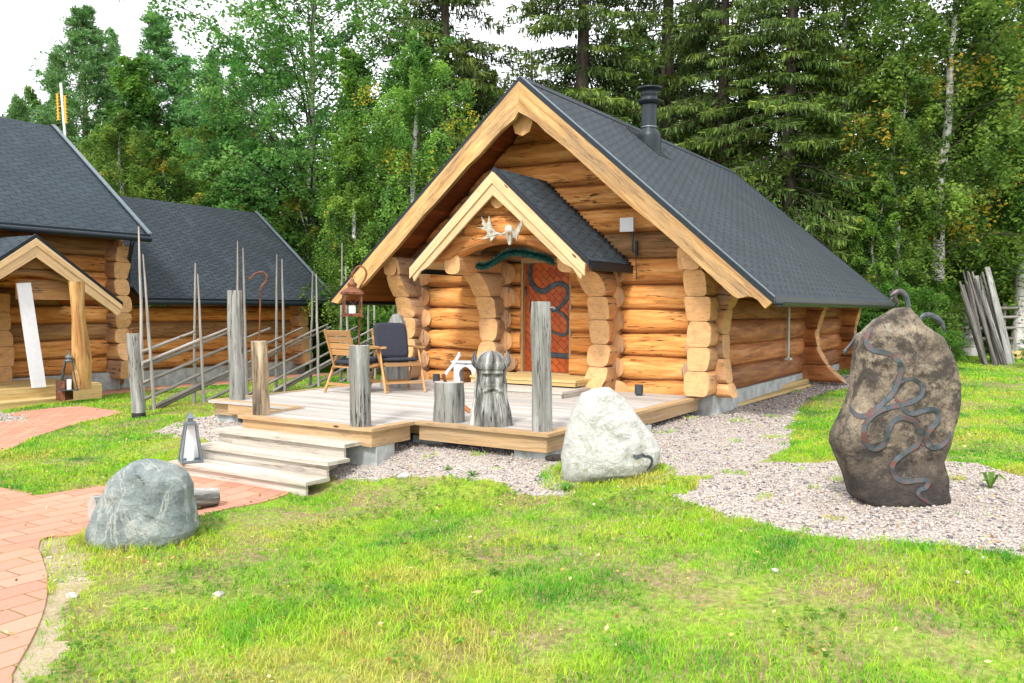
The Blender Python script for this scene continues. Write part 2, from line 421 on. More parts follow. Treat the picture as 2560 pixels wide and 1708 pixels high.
def rock(name, base, alt, dark, vein=None, sc=4, speck=0, bm=.02, lichen=None, stain=0):
    t = NT(name); v = t.obj()
    f = t.noise(v, sc, 8, .65, .4); col = t.ramp(f, [(.3, dark), (.48, base), (.68, alt)])
    if vein:
        q = t.noise(t.map(v, (1, 1, .45), (.4, .3, 0)), 3.4, 6, .6, .8)
        col = t.mix(t.mapr(t.math('ABSOLUTE', t.math('SUBTRACT', q, .5)), .003, .022, .65, 0), col, vein)
    if speck:
        s_ = t.noise(v, 75, 3, .7); col = t.mix(t.mapr(s_, .56, .68, 0, speck), col, dark)
        s2 = t.noise(v, 48, 3, .7); col = t.mix(t.mapr(s2, .55, .7, 0, speck*.7), col, alt)
    if lichen:
        q = t.noise(v, 7, 5, .7); col = t.mix(t.mapr(q, .60, .66, 0, .8), col, lichen)
    if stain:      # damp dark foot and black crust patches
        sp = t.n('ShaderNodeSeparateXYZ'); t.l(v, sp.inputs[0]); w1 = t.noise(v, 2.2, 5, .6)
        col = t.mix(t.mapr(t.math('ADD', t.math('MULTIPLY', sp.outputs[2], 1/stain), t.math('MULTIPLY', w1, -1.1)), .15, -.35, 0, .85), col, dark)
        col = t.mix(t.mapr(t.noise(v, 5.5, 6, .75), .46, .56, 0, .85 if bm > .031 else .15), col, dark)
    h = t.noise(v, sc*3, 8, .75); cr = t.voro(t.map(v, (1, 1, 1)), sc*1.3, 'DISTANCE_TO_EDGE'); cr = t.mapr(cr, 0, .03, 0, 1)
    col = t.mix(t.math('MULTIPLY', t.math('SUBTRACT', 1., cr), t.mapr(f, .45, .6, 0, .5)), col, dark)
    t.bump(t.math('ADD', f, t.math('MULTIPLY', h, .9)), bm*1.3, 1.)
    return t.out(col, .88)
M['rock_grey'] = rock('grey_blue_boulder', (.19, .225, .22), (.33, .365, .34), (.10, .125, .13), (.44, .46, .41), 3.8, .55, .03)
M['rock_white'] = rock('pale_granite_boulder', (.50, .495, .46), (.64, .63, .60), (.20, .20, .16), None, 5, .7, .03, lichen=(.34, .33, .20), stain=.3)
M['rock_pale'] = rock('pale_small_stone', (.45, .44, .40), (.60, .58, .54), (.22, .21, .18), None, 9, .6, .01)
M['rock_rune'] = rock('brown_standing_stone', (.18, .14, .105), (.38, .31, .22), (.042, .035, .032), None, 3.6, .7, .035, lichen=(.30, .29, .25), stain=1.)
def pebble_mat():
    t = NT('gravel_pebbles'); r = t.attr()
    col = t.ramp(r, [(0, (.09, .08, .08)), (.14, (.20, .18, .19)), (.3, (.41, .34, .29)), (.55, (.49, .42, .37)), (.8, (.34, .30, .27)), (1, (.58, .54, .49))])
    return t.out(col, .85)
M['pebble'] = pebble_mat()
def ground_mats():
    t = NT('soil_and_moss'); v = t.gpos()
    a = t.noise(v, 1.1, 5, .65); b = t.noise(v, 24, 5, .7); c = t.noise(v, 5, 4, .6)
    col = t.ramp(b, [(.3, (.10, .075, .035)), (.5, (.20, .155, .07)), (.7, (.32, .25, .14))])
    gr = t.ramp(b, [(.3, (.09, .15, .012)), (.55, (.20, .30, .022)), (.75, (.32, .40, .05))])
    col = t.mix(t.mapr(t.math('ADD', a, t.math('MULTIPLY', c, .5)), .62, .84, 1, 0), col, gr)
    t.bump(b, .02, .7); soil = t.out(col, .95)
    t = NT('gravel'); v = t.gpos()
    e = t.n('ShaderNodeTexVoronoi'); t.l(v, e.inputs['Vector']); e.inputs['Scale'].default_value = 85
    sepc = t.n('ShaderNodeSeparateColor'); t.l(e.outputs['Color'], sepc.inputs[0])
    col = t.ramp(sepc.outputs[0], [(0, (.09, .09, .10)), (.15, (.24, .22, .22)), (.35, (.43, .36, .31)), (.6, (.50, .43, .37)), (.8, (.36, .32, .28)), (1, (.58, .54, .48))])
    g = t.noise(v, 1.7, 4); col = t.mix(t.mapr(g, .5, .72, 0, .5), col, (.30, .23, .17))
    t.bump(t.math('SUBTRACT', 1., e.outputs['Distance']), .012, .9); grav = t.out(col, .9)
    t = NT('sandy_earth'); v = t.gpos(); b = t.noise(v, 60, 5, .75); c = t.noise(v, 5, 4, .6)
    col = t.ramp(b, [(.3, (.22, .165, .10)), (.5, (.36, .29, .19)), (.7, (.50, .43, .32))]); col = t.mix(t.mapr(c, .45, .65, 0, .6), col, (.20, .18, .07)); t.bump(b, .01, .8); sand = t.out(col, .95)
    return soil, grav, sand
M['soil'], M['gravel'], M['sand'] = ground_mats()
def paver(name, bw, bh):
    t = NT(name); uv = t.uv()
    br = t.n('ShaderNodeTexBrick'); t.l(uv, br.inputs['Vector']); br.offset = .5
    for k, v in (('Scale', 1), ('Brick Width', bw), ('Row Height', bh), ('Mortar Size', .006), ('Mortar Smooth', .2), ('Bias', 0)): br.inputs[k].default_value = v
    br.inputs['Color1'].default_value = (.42, .175, .12, 1); br.inputs['Color2'].default_value = (.52, .245, .17, 1); br.inputs['Mortar'].default_value = (.16, .10, .05, 1)
    f = t.noise(uv, 60, 4, .7); g = t.noise(uv, 1.5, 5)
    col = t.mix(t.mapr(f, .4, .7, 0, .35), br.outputs[0], (.50, .25, .16)); col = t.mix(t.mapr(g, .5, .75, 0, .4), col, (.44, .21, .125))
    col = t.mix(t.math('MULTIPLY', br.outputs['Fac'], t.mapr(g, .4, .6, 0, .8)), col, (.12, .16, .03))
    col = t.mix(t.mapr(t.noise(uv, 5, 6, .75), .56, .68, 0, .55), col, (.30, .21, .14)); col = t.mix(t.mapr(t.noise(uv, 160, 2, .6), .62, .72, 0, .5), col, (.62, .48, .38))
    t.bump(t.math('ADD', t.math('SUBTRACT', 1., br.outputs['Fac']), t.math('MULTIPLY', f, .35)), .012, 1.)
    return t.out(col, .88)
M['paver'] = paver('red_brick_pavers', .38, .19)
M['farpath'] = paver('red_brick_pavers_small', .21, .105)
def leafmat(name, stops, trans=.48, objvar=.2, rough=.55, spec=.25):
    t = NT(name); r = t.attr()
    oi = t.n('ShaderNodeObjectInfo')
    col = t.ramp(r, stops)
    h = t.n('ShaderNodeHueSaturation'); t.l(col, h.inputs['Color'])
    t.put(t.mapr(oi.outputs['Random'], 0, 1, 1-objvar, 1+objvar), h.inputs['Value']); t.put(t.mapr(oi.outputs['Random'], 0, 1, .488, .512), h.inputs['Hue'])
    t.out(h.outputs[0], rough, 0, spec)
    tr = t.n('ShaderNodeBsdfTranslucent'); t.l(h.outputs[0], tr.inputs[0]); mx = t.n('ShaderNodeMixShader'); mx.inputs[0].default_value = trans
    o = t.t.nodes['Material Output']; t.l(t.b.outputs[0], mx.inputs[1]); t.l(tr.outputs[0], mx.inputs[2]); t.l(mx.outputs[0], o.inputs[0])
    return t.m
M['leaf_birch'] = leafmat('birch_leaves', [(0, (.045, .12, .02)), (.5, (.14, .27, .04)), (.93, (.28, .45, .07)), (.985, (.42, .36, .04)), (1, (.5, .40, .04))])
M['leaf_aspen'] = leafmat('aspen_leaves', [(0, (.05, .16, .036)), (.5, (.12, .31, .06)), (.97, (.24, .46, .10)), (1, (.3, .25, .03))])
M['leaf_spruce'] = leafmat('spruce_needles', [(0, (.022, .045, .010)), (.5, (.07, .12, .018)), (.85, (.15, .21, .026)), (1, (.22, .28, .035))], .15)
M['leaf_pine'] = leafmat('pine_needles', [(0, (.05, .13, .045)), (.5, (.13, .26, .085)), (.95, (.22, .38, .11)), (1, (.24, .12, .03))], .2)
M['leaf_bush'] = leafmat('bush_leaves', [(0, (.045, .13, .016)), (.6, (.11, .26, .03)), (1, (.19, .38, .05))])
M['leaf_yellow'] = leafmat('yellowed_leaves', [(0, (.45, .30, .02)), (1, (.75, .52, .05))])
M['grass'] = leafmat('grass_blades', [(0, (.06, .25, .018)), (.25, (.13, .38, .018)), (.55, (.27, .50, .022)), (.84, (.43, .55, .035)), (.95, (.48, .44, .10)), (1, (.42, .32, .16))], .35, 0)
M['leaf_dry'] = leafmat('dry_fallen_leaves', [(0, (.16, .08, .03)), (.4, (.34, .19, .06)), (.75, (.52, .38, .10)), (1, (.58, .50, .30))], .2, 0)
M['garland'] = leafmat('teal_garland_needles', [(0, (.006, .035, .028)), (1, (.02, .10, .075))], .1, 0)
def bark(name, a, b, c, sc=(6, 6, 1.5), birch=False):
    t = NT(name); v = t.obj(); f = t.noise(t.map(v, sc), 1.5, 6, .7)
    col = t.ramp(f, [(.35, a), (.5, b), (.65, c)])
    if birch:
        g = t.noise(t.map(v, (3, 3, 14)), 1.5, 4, .7); col = t.mix(t.mapr(g, .56, .62, 0, .9), col, (.035, .03, .028))
    t.bump(f, .02, .8); return t.out(col, .9)
M['bark_birch'] = bark('birch_bark', (.22, .21, .19), (.50, .49, .46), (.66, .65, .62), birch=True)
M['twig'] = bark('dark_twigs', (.03, .024, .02), (.06, .05, .04), (.10, .085, .07))
M['bark_spruce'] = bark('spruce_bark', (.035, .026, .020), (.075, .058, .045), (.13, .105, .085))
M['bark_pine'] = bark('pine_bark', (.10, .045, .025), (.22, .105, .055), (.30, .16, .09))
M['bark_aspen'] = bark('aspen_bark', (.20, .21, .16), (.33, .34, .27), (.42, .43, .36))
def glassm():
    t = NT('lantern_glass'); t.out((.9, .95, .93), .05); t.b.inputs['Transmission Weight'].default_value = 1; t.b.inputs['IOR'].default_value = 1.1; t.b.inputs['Alpha'].default_value = .35
    return t.m
M['glass'] = glassm()
def doormat():
    t = NT('diamond_panelled_door'); uv = t.uv()
    v = t.map(uv, (1, 1, 1), (0, 0, R_(45)))
    br = t.n('ShaderNodeTexBrick'); t.l(v, br.inputs['Vector']); br.offset = .5
    for k, x in (('Scale', 1), ('Brick Width', .16), ('Row Height', .088), ('Mortar Size', .0035), ('Mortar Smooth', .3), ('Bias', 0)): br.inputs[k].default_value = x
    br.inputs['Color1'].default_value = (.36, .058, .010, 1); br.inputs['Color2'].default_value = (.56, .125, .018, 1); br.inputs['Mortar'].default_value = (.06, .012, .004, 1)
    f = t.noise(t.map(v, (6, 30, 1)), 1.5, 4, .6); g = t.noise(uv, 8, 3)
    col = t.mix(t.mapr(f, .35, .65, 0, .45), br.outputs[0], (.20, .028, .006)); col = t.mix(t.mapr(g, .5, .7, 0, .5), col, (.44, .12, .02))
    t.bump(t.math('SUBTRACT', 1., br.outputs['Fac']), .01, .9)
    return t.out(col, .42)
M['door'] = doormat()


# ------------------------------------------------------------------ frame helpers: things measured in the cabin frame (s along its front, t into depth)
OFF = {}
def thingST(name, label, cat, s, t, z, group=None):
    o = thing(name, label, cat, W(s, t, z), -YAW, group); OFF[o.name] = (s, t, z); return o
def bST(mb, name, mats, root, label=None):
    r = root
    while r.parent: r = r.parent
    off = OFF[r.name]; mb.v = [(a-off[0], b-off[1], c-off[2]) for a, b, c in mb.v]
    o = mb.build(name, mats, root)
    if label: o['label'] = label
    return o
def ztri(): pass

# ------------------------------------------------------------------ ground
def inpoly(px, py, poly):
    px = np.asarray(px); py = np.asarray(py); ins = np.zeros(px.shape, bool); n = len(poly)
    for i in range(n):
        x1, y1 = poly[i]; x2, y2 = poly[(i+1) % n]
        c = ((y1 > py) != (y2 > py)) & (px < (x2-x1)*(py-y1)/((y2-y1) or 1e-9)+x1)
        ins ^= c
    return ins
def gpoly(pts): return [(lambda P: (P.x, P.y))(G(x, y)) for x, y in pts]
GRAV = [gpoly(p) for p in (
    [(1480, 1075), (1600, 1035), (1760, 1000), (2060, 940), (2150, 935), (2150, 962), (2060, 985), (2000, 1010), (1985, 1070), (1960, 1130), (1900, 1165), (1790, 1190), (1650, 1190), (1600, 1120)],
    [(1700, 1240), (1800, 1185), (1900, 1160), (2090, 1150), (2380, 1155), (2450, 1160), (2640, 1215), (2640, 1400), (2400, 1380), (2200, 1355), (1960, 1320), (1800, 1290)],
    [(890, 1185), (760, 1140), (590, 1060), (760, 1020), (1500, 1000), (1560, 1080), (1470, 1180), (1420, 1240), (1330, 1235), (1220, 1195), (1100, 1172), (1000, 1165)],
    [(370, 1085), (440, 1058), (560, 1035), (640, 1060), (700, 1140), (560, 1110), (470, 1095)],
    [(98, 1352), (235, 1335), (225, 1400), (190, 1470), (185, 1560), (140, 1640), (70, 1730), (-10, 1770), (60, 1640), (112, 1520), (118, 1440)],
    [(0, 1030), (75, 1045), (60, 1060), (-60, 1085), (-60, 1030)])]
PATH = [(-700, 1140), (0, 1222), (75, 1241), (160, 1232), (265, 1217), (430, 1195), (560, 1190), (740, 1215), (650, 1259), (560, 1276), (480, 1299), (220, 1337), (100, 1354), (118, 1440), (112, 1520), (80, 1600), (30, 1690), (-60, 1850), (-900, 1850)]
PATHW = gpoly(PATH)
def smoothpoly(P, k=6):
    out = []; n = len(P)
    for i in range(n):
        p0, p1, p2, p3 = (Vector(P[(i+d) % n]) for d in (-1, 0, 1, 2))
        for j in range(k):
            u = j/k; out.append(.5*((2*p1)+(p2-p0)*u+(2*p0-5*p1+4*p2-p3)*u*u+(3*p1-p0-3*p2+p3)*u**3))
    return [tuple(p) for p in out]
FPATH = gpoly([(-60, 1072), (75, 1048), (20, 1036), (184, 1018), (240, 1022), (305, 1033), (240, 1050), (170, 1068), (100, 1090), (40, 1118), (-60, 1150)])
FPATH2 = [tuple(W(s, t))[:2] for s, t in ((-11.9, -1.4), (-11.15, -1.4), (-11.15, 5.2), (-11.9, 5.2))]
def n2(x, y, sc, o=0.): return mnoise.noise((x*sc, y*sc, o))
def gravel_mask(x, y):
    xw = np.asarray(x)+.12*np.array([n2(a, b, 2.2, 5) for a, b in zip(x, y)])+.05*np.array([n2(a, b, 9, 5) for a, b in zip(x, y)])
    yw = np.asarray(y)+.16*np.array([n2(a, b, 2.2, 9) for a, b in zip(x, y)])+.07*np.array([n2(a, b, 9, 9) for a, b in zip(x, y)])
    m = np.zeros(xw.shape, bool)
    for p in GRAV: m |= inpoly(xw, yw, p)
    return m
def path_mask(x, y):
    m = np.zeros(np.asarray(x).shape, bool)
    for p in (PATHW, FPATH, FPATH2): m |= inpoly(x, y, p)
    return m
xs = np.concatenate([[-400, -150, -60, -30], np.arange(-16, -5, .1), np.arange(-5, 7, .045), np.arange(7, 12.01, .1), [16, 30, 60, 150, 400]])
ys = np.concatenate([[-60, -10, 0, 2], np.arange(3, 11, .045), np.arange(11, 26, .15), [30, 40, 60, 100, 200, 500, 900]])
gxv, gyv = np.meshgrid(xs, ys); gzv = np.array([gz(a, b) for a, b in zip(gxv.ravel(), gyv.ravel())])
V = np.stack([gxv.ravel(), gyv.ravel(), gzv], 1)
ni, nj = gxv.shape; idx = np.arange(ni*nj).reshape(ni, nj)
Q = np.stack([idx[:-1, :-1], idx[:-1, 1:], idx[1:, 1:], idx[1:, :-1]], -1).reshape(-1, 4)
cc = V[Q].mean(1); gm = gravel_mask(cc[:, 0], cc[:, 1])
g1 = mesh_np('ground', V, Q[~gm], M['soil'], smooth=True); g1['kind'] = 'structure'
sm_ = gm & (cc[:, 0] < -1.5) & (cc[:, 1] < 7.6)
g2 = mesh_np('gravel', V, Q[gm & ~sm_], M['gravel'], smooth=True); g2['kind'] = 'structure'
g3 = mesh_np('sandy_verge', V, Q[sm_], M['sand'], smooth=True); g3['kind'] = 'structure'
def path_mesh(name, poly, mat, th=.03, step=.12):
    """thin paved slab following the ground, clipped to its outline"""
    import bmesh
    bm = bmesh.new(); vs = [bm.verts.new((x, y, 0)) for x, y in poly]
    bm.faces.new(vs)
    x0, x1 = min(p[0] for p in poly), max(p[0] for p in poly); y0, y1 = min(p[1] for p in poly), max(p[1] for p in poly)
    for ax, a, b in ((0, x0, x1), (1, y0, y1)):
        k = a+step
        while k < b:
            nrm = Vector((1, 0, 0)) if ax == 0 else Vector((0, 1, 0))
            bmesh.ops.bisect_plane(bm, geom=bm.verts[:]+bm.edges[:]+bm.faces[:], plane_co=nrm*k, plane_no=nrm); k += step*(1 if k < 12 else 2)
    r = bmesh.ops.extrude_face_region(bm, geom=bm.faces[:])
    top = [v for v in r['geom'] if isinstance(v, bmesh.types.BMVert)]; tops = set(top)
    for v in bm.verts:
        z = gz(v.co.x, v.co.y); v.co.z = z+(.012 if v in tops else -.05)
    bmesh.ops.recalc_face_normals(bm, faces=bm.faces[:])
    uvl = bm.loops.layers.uv.new('UVMap')
    for f in bm.faces:
        for lp in f.loops:
            s, t = st(lp.vert.co); lp[uvl].uv = (t, s+lp.vert.co.z*.0)
    me = bpy.data.meshes.new(name); bm.to_mesh(me); bm.free(); me.materials.append(mat)
    o = bpy.data.objects.new(name, me); S.collection.objects.link(o); o['kind'] = 'structure'; return o
path_mesh('brick_path', smoothpoly(PATHW, 3), M['paver'])
path_mesh('brick_walkway', smoothpoly(FPATH, 3), M['farpath'])
path_mesh('brick_apron', FPATH2, M['farpath'])

# ------------------------------------------------------------------ wooden terrace and its steps
DZ = .55
dk = thingST('wooden_deck', 'pale weathered board deck on concrete blocks in front of the log cabin door', 'deck', -2.2, -2.2, .25)
def clip_deck(s):        # boards run along s; outline per row t: (s0, s1)
    pass
b = MB(); t = -4.85+.0; bw = .118; gap = .006
while t < -.02:
    tc = t+bw/2
    if tc < -4.2: s0, s1 = -3.2, -1.32
    elif tc < -3.98: s0, s1 = -3.2, .24
    else: s0, s1 = -4.72, .24
    b.box(((s0+s1)/2, tc, DZ-.014), (s1-s0, bw-gap, .028), ax=0); t += bw
bST(b, 'deck_boards', M['deck'], dk)
b = MB()       # edge boards, nosing
def edge(a, c, name_z=DZ):
    (s0, t0), (s1, t1) = a, c
    L = math.hypot(s1-s0, t1-t0); an = math.atan2(t1-t0, s1-s0)
    b.box(((s0+s1)/2, (t0+t1)/2, DZ+.002-.0175), (L, .13, .035), rz=an, ax=0)
EDG = [((-4.72, 0), (-4.72, -3.98)), ((-4.72, -3.98), (-3.2, -3.98)), ((-3.2, -3.98), (-3.2, -4.85)), ((-3.2, -4.85), (-1.32, -4.85)), ((-1.32, -4.85), (-1.32, -4.2)), ((-1.32, -4.2), (.24, -4.2)), ((.24, -4.2), (.24, -.05))]
fb = MB()
for i, (a, c) in enumerate(EDG):
    (s0, t0), (s1, t1) = a, c
    L = math.hypot(s1-s0, t1-t0); ux, uy = (s1-s0)/L, (t1-t0)/L; an = math.atan2(uy, ux)
    nx, ny = (-uy, ux)        # inward (left of travel, outline runs counter-clockwise)
    cs, ct = (s0+s1)/2, (t0+t1)/2
    b.box((cs+nx*.05, ct+ny*.05, DZ-.012+.0006*i), (L-.002, .115, .034), rz=an, ax=0)
    fb.box((cs+nx*.045, ct+ny*.045, DZ-.105-.001*(i % 2)), (L-.07, .028, .145), rz=an, ax=0)
bST(b, 'edge_board', M['fascia'], dk); bST(fb, 'fascia', M['fascia'], dk)
b = MB()
for k in range(9): b.box((-2.2, -4.0+k*.48, DZ-.09), (4.7 if k else 4.3, .045, .11), ax=0)
bST(b, 'joists', M['fascia'], dk)
for s, t_, rr in ((-4.5, -3.75, 0), (-1.55, -4.62, .1), (-1.35, -3.8, 0), (.0, -3.95, 0), (-3.0, -4.6, 0), (0.05, -1.9, 0), (-4.5, -1.8, 0), (-4.5, -.5, 0)):
    b = MB(); zb = gz(*W(s, t_)[:2])
    z1_ = DZ-.182; z0_ = zb-.15
    b.box((s, t_, (z1_+z0_)/2), (.38, .30, z1_-z0_), rz=rr, rnd=.5)
    bST(b, 'concrete_block', M['concrete'], dk)
sp = thingST('deck_steps', 'three wide weathered wooden steps leading up to the front left of the deck', 'steps', -2.4, -5.2, 0)
for k, (z, tf) in enumerate(((.16, -5.62), (.29, -5.32), (.42, -5.06))):
    b = MB(); s0, s1 = -3.34, -1.42-.03*k
    b.box(((s0+s1)/2, tf+.07, z-.018), (s1-s0, .138, .036), ax=0); b.box(((s0+s1)/2, tf+.215, z-.019), (s1-s0, .142, .036), ax=0)
    b.box(((s0+s1)/2, tf+.295, z-.020), (s1-s0, .01, .034), ax=0)
    bST(b, 'tread', M['stepw'], sp)
    b = MB(); h = .13 if k else .20
    b.box(((s0+s1)/2, tf+.055, z-.038-h/2), (s1-s0-.09, .03, h), ax=0); bST(b, 'riser', M['stepw'], sp)
for s in (-3.27, -2.4, -1.78):
    b = MB()
    b.prism([(s, -5.545, -.05), (s, -5.545, .12), (s, -5.245, .12), (s, -5.245, .25), (s, -4.985, .25), (s, -4.985, .38), (s, -4.87, .38), (s, -4.87, -.0), (s, -5.2, -.05)], (.035, 0, 0), g=(0, 1, .5)); bST(b, 'stringer', M['stepw'], sp)

# ------------------------------------------------------------------ log cabin
CC, KZ, HW, ZR = -2.145, 3.038/3.512, 3.512, 4.911
TF, TB = -.8, 8.53
def zroof(s): return ZR-abs(s-CC)*KZ
cab = thingST('log_cabin', 'log cabin with steep dark shingled roof and carved log ends, behind the deck', 'cabin', -2.2, 4, .3)
SEC = (1.02, .88, 2.8)      # a bit flattened log section
ZB = [.38, .724, 1.05, 1.378, 1.71, 2.05, 2.42, 2.77, 3.13, 3.49, 3.85, 4.2, 4.56]
def logline(mb, p0, p1, r, seed, endmat=None, cut0=None, cut1=None, n=16, taper=0., pinch=(), mat=0, rnd=None, amp=.012, cutall=None):
    p0, p1 = Vector(p0), Vector(p1); L = (p1-p0).length; k = max(3, int(L/.16)+1)
    d = (p1-p0)/L; side = Vector((-d.y, d.x, 0))
    pts, rs = [], []
    for i in range(k):
        u = i/(k-1); q = p0+(p1-p0)*u
        q = q+side*(amp*2*mnoise.noise((u*L*.7, seed*3.3, .5)))+Vector((0, 0, amp*.7*mnoise.noise((u*L*.6, seed*3.3, 7))))
        if i in (0, k-1) and (cut0 or cut1): pass
        rr = r*(1+taper*(u-.5))*(1+.05*mnoise.noise((u*L*1.4, seed*5.1, 2)))
        for c, wd, am in pinch: rr *= 1-am*max(0, 1-abs((p0+d*(u*L)).dot(Vector((abs(d.x), abs(d.y), 0)))-c)/wd)
        pts.append(q); rs.append(rr)
    mb.tube(pts, rs, n, rnd=rnd, sec=SEC, mat=mat, endmat=endmat, cut0=cut0, cut1=cut1, up=(0, 0, 1), jit=.05, seed=seed, cutall=cutall)
front = MB()
DL, DR = -2.64, -1.79           # door opening
for i in range(len(ZB)-1):
    z0, z1 = ZB[i], ZB[i+1]; zc, r = (z0+z1)/2, (z1-z0)/2*1.05
    def sl(q):        # clip to just below the roof slope
        lim = (ZR-.14-q.z)/KZ
        q = q.copy(); q.x = min(max(q.x, CC-lim), CC+lim); return q
    lim = (ZR-.14-zc)/KZ
    a, c = max(-4.95, CC-lim-.25), min(.42, CC+lim+.25)
    md = 1 if i in (6,) else 0
    rnd = [.35, .6, .95, .8, .7, .5, .3, .75, .55, .65, .35, .3][i]
    tp = .12*(-1)**i
    if zc < 2.42:
        for k_, (x0, x1) in enumerate(((-4.55, DL-.0), (DR+.0, .30))):
            rr_ = min(1, max(0, rnd+(.1 if k_ else -.05))); pins = ((-4.5, .35, .16), (-3.03, .34, .16), (-2.7, .2, .05)) if not k_ else ((.2, .35, .16), (-1.17, .34, .16))
            logline(front, (x0, .17, zc), (x1, .17, zc), r, i+20*k_, taper=tp, pinch=pins, mat=md, rnd=rr_)
    else:
        logline(front, (a, .17, zc), (c, .17, zc), r, i, taper=tp, cutall=sl, mat=md, rnd=rnd)
front.box((-2.2, .17, 4.46), (.8, .2, .3), ax=0)
# scooped facets where the wall logs run into the crossing logs
for sc_, dirs in ((-4.6, (1,)), (-3.03, (-1, 1)), (-1.17, (-1, 1)), (.27, (-1,))):
    for i in range(6):
        z0, z1 = ZB[i], ZB[i+1]; zc, h = (z0+z1)/2, (z1-z0)/2*.93
        for dr in dirs:
            ln2 = random.uniform(.13, .24); rows, uvs = [], []
            for a in range(7):
                u = a/6; hh_ = h*math.sqrt(max(0, 1-u*u))*1.0; row = []; ur = []
                for k in range(9):
                    v = -1+k/4; z = zc+v*hh_; tf_ = .17-.84*.183*(max(0, 1-abs((z-zc)/(h*1.12))**3.3))**(1/3.3)
                    row.append(Vector((sc_+dr*(.12+ln2*u), tf_-.012-.115*(1-u)**1.3, z))); ur.append((z*1.0, u*.2+sc_))
                rows.append(row); uvs.append(ur)
            front.grid(rows, uvs, random.random(), 2, smooth=True, flip=dr < 0)
bST(front, 'front_log_wall', [M['log'], M['logold'], M['stub']], cab)
def interp(z, P):
    if z <= P[0][0]: return P[0][1]
    for (a, x), (b_, y) in zip(P, P[1:]):
        if z <= b_: return x+(y-x)*(z-a)/(b_-a)
    return P[-1][1]
# side walls: logs along t, half a course off; their front ends are cut to a flowing profile
SB = [.30, .58, .905, 1.22, 1.56, 1.88, 2.22, 2.5]
def side_wall(sc, prof, far=8.15, name='side_log_wall', nlog=None, ext=.0):
    mb = MB(); cut = lambda q: Vector((q.x, -interp(q.z, prof), q.z))
    for i in range(1, (nlog or len(SB))-1):
        zc = (SB[i]+SB[i+1])/2; r = (SB[i+1]-SB[i])/2*1.05
        logline(mb, (sc, .1, zc), (sc, far, zc), r, i+50+sc*3, n=14, pinch=((.3, .4, .1),), rnd=random.random(), taper=.1*(-1)**i)
    bST(mb, name, M['logside'], cab)
PR_R = [(.3, .42), (.55, .38), (.75, .34), (1.2, .30), (1.5, .30), (1.8, .38), (2.0, .46), (2.25, .58), (2.6, .78)]
PR_L = [(.3, .5), (.6, .40), (.9, .30), (1.3, .24), (1.65, .28), (1.9, .40), (2.1, .56), (2.4, .66)]
PR_X1 = [(.3, .55), (.6, .44), (.9, .34), (1.3, .28), (1.6, .28), (1.85, .36), (2.05, .52), (2.3, .85)]
PR_X2 = [(.3, .62), (.72, .58), (.75, .36), (1.0, .32), (1.3, .27), (1.6, .28), (1.85, .36), (2.05, .50), (2.3, .80)]
side_wall(.27, PR_R); side_wall(-4.6, PR_L)
def stub_stack(sc, prof, name, top=2.5, back=.45, hex_=True, w=.165, mats=('stub', 'end'), zs=None, direction='t', base=0):
    """the crossing log ends of one corner, each cut to the flowing profile of the stack"""
    zs = zs or SB[1:]
    for i in range(len(zs)-1):
        if zs[i+1] > top+.02: break
        zc = (zs[i]+zs[i+1])/2; h = (zs[i+1]-zs[i])/2
        mb = MB()
        # section: flattened hexagon sides, rounded front
        n = 16; prot = interp(zc, prof)
        rows, uvs = [], []
        ww = w*1.03*(1+.16*mnoise.noise((zc*5.3, sc*2.1+1, 0))); n = 28; ex_ = random.choice((3, 4, 5.5, 8)); rot = random.uniform(-.08, .08); of = random.uniform(-.01, .01); tpx = random.uniform(-.14, .14)
        def sec(j, f):
            th = 2*PI*j/n; ca, sa = math.cos(th), math.sin(th)
            e = 2/ex_
            x = math.copysign(abs(ca)**e, ca)*ww*f; z = math.copysign(abs(sa)**e, sa)*h*1.04
            x = x*(1+tpx*z/h)+of+z*rot; x *= 1+.05*mnoise.noise((ca*2+zc*9, sa*2, sc))
            z = max(-h*.992, min(h*.992, z))
            return x, z
        steps = [0, .25, .5, .75, .93, 1]
        rowsP = []
        for q, u in enumerate(steps):
            row = []; ur = []
            for j in range(n):
                f = (1.0 if u < .95 else .965)
                x, z = sec(j, f)
                if u >= 1: z *= .985
                zz_ = zc+z; tend = -interp(zz_, prof)
                p = back+(tend-back)*u
                # neck: narrower next to the wall logs
                nk = 1-.16*math.exp(-((p-(-.02))/.10)**2)
                pt = Vector((sc+x*nk, p, zz_)) if direction == 't' else Vector((base-p, sc+x*nk, zz_))
                row.append(pt); ur.append((p, 2*PI*j/n*.17+sc))
            rowsP.append(row); uvs.append(ur)
        r_ = random.random()
        mb.grid(rowsP, uvs, r_, 0, close=True, smooth=False, flip=(direction != 't'))
        last = rowsP[-1]; c = sum(last, Vector())/n
        for j in range(n):
            a, b2 = last[j], last[(j+1) % n]
            f = [a, b2, c] if direction == 't' else [b2, a, c]
            d2 = lambda p: ((p.x-c.x)+(p.y-c.y)*(1 if direction != 't' else 0), p.z-c.z)
            mb.face(f, [d2(p) for p in f], r_, 1)
        bST(mb, name, [M[mats[0]], M[mats[1]]], cab)
stub_stack(.27, PR_R, 'corner_log_end', top=2.55)
stub_stack(-4.6, PR_L, 'corner_log_end', top=2.5, mats=('stubgrey', 'end'))
stub_stack(-3.03, PR_X1, 'partition_log_end', top=2.25, mats=('stubgrey', 'end'))
stub_stack(-1.17, PR_X2, 'partition_log_end', top=2.25)
# front wall ends that stick out past the right side wall
PQ = [(.5, .34), (.75, .25), (1.05, .20), (1.4, .18), (1.7, .23), (1.95, .34), (2.15, .42)]
stub_stack(.17, PQ, 'corner_log_end', top=2.1, back=.12, w=.16, zs=[.54, .735, 1.06, 1.385, 1.715, 2.08], direction='s', base=.30)
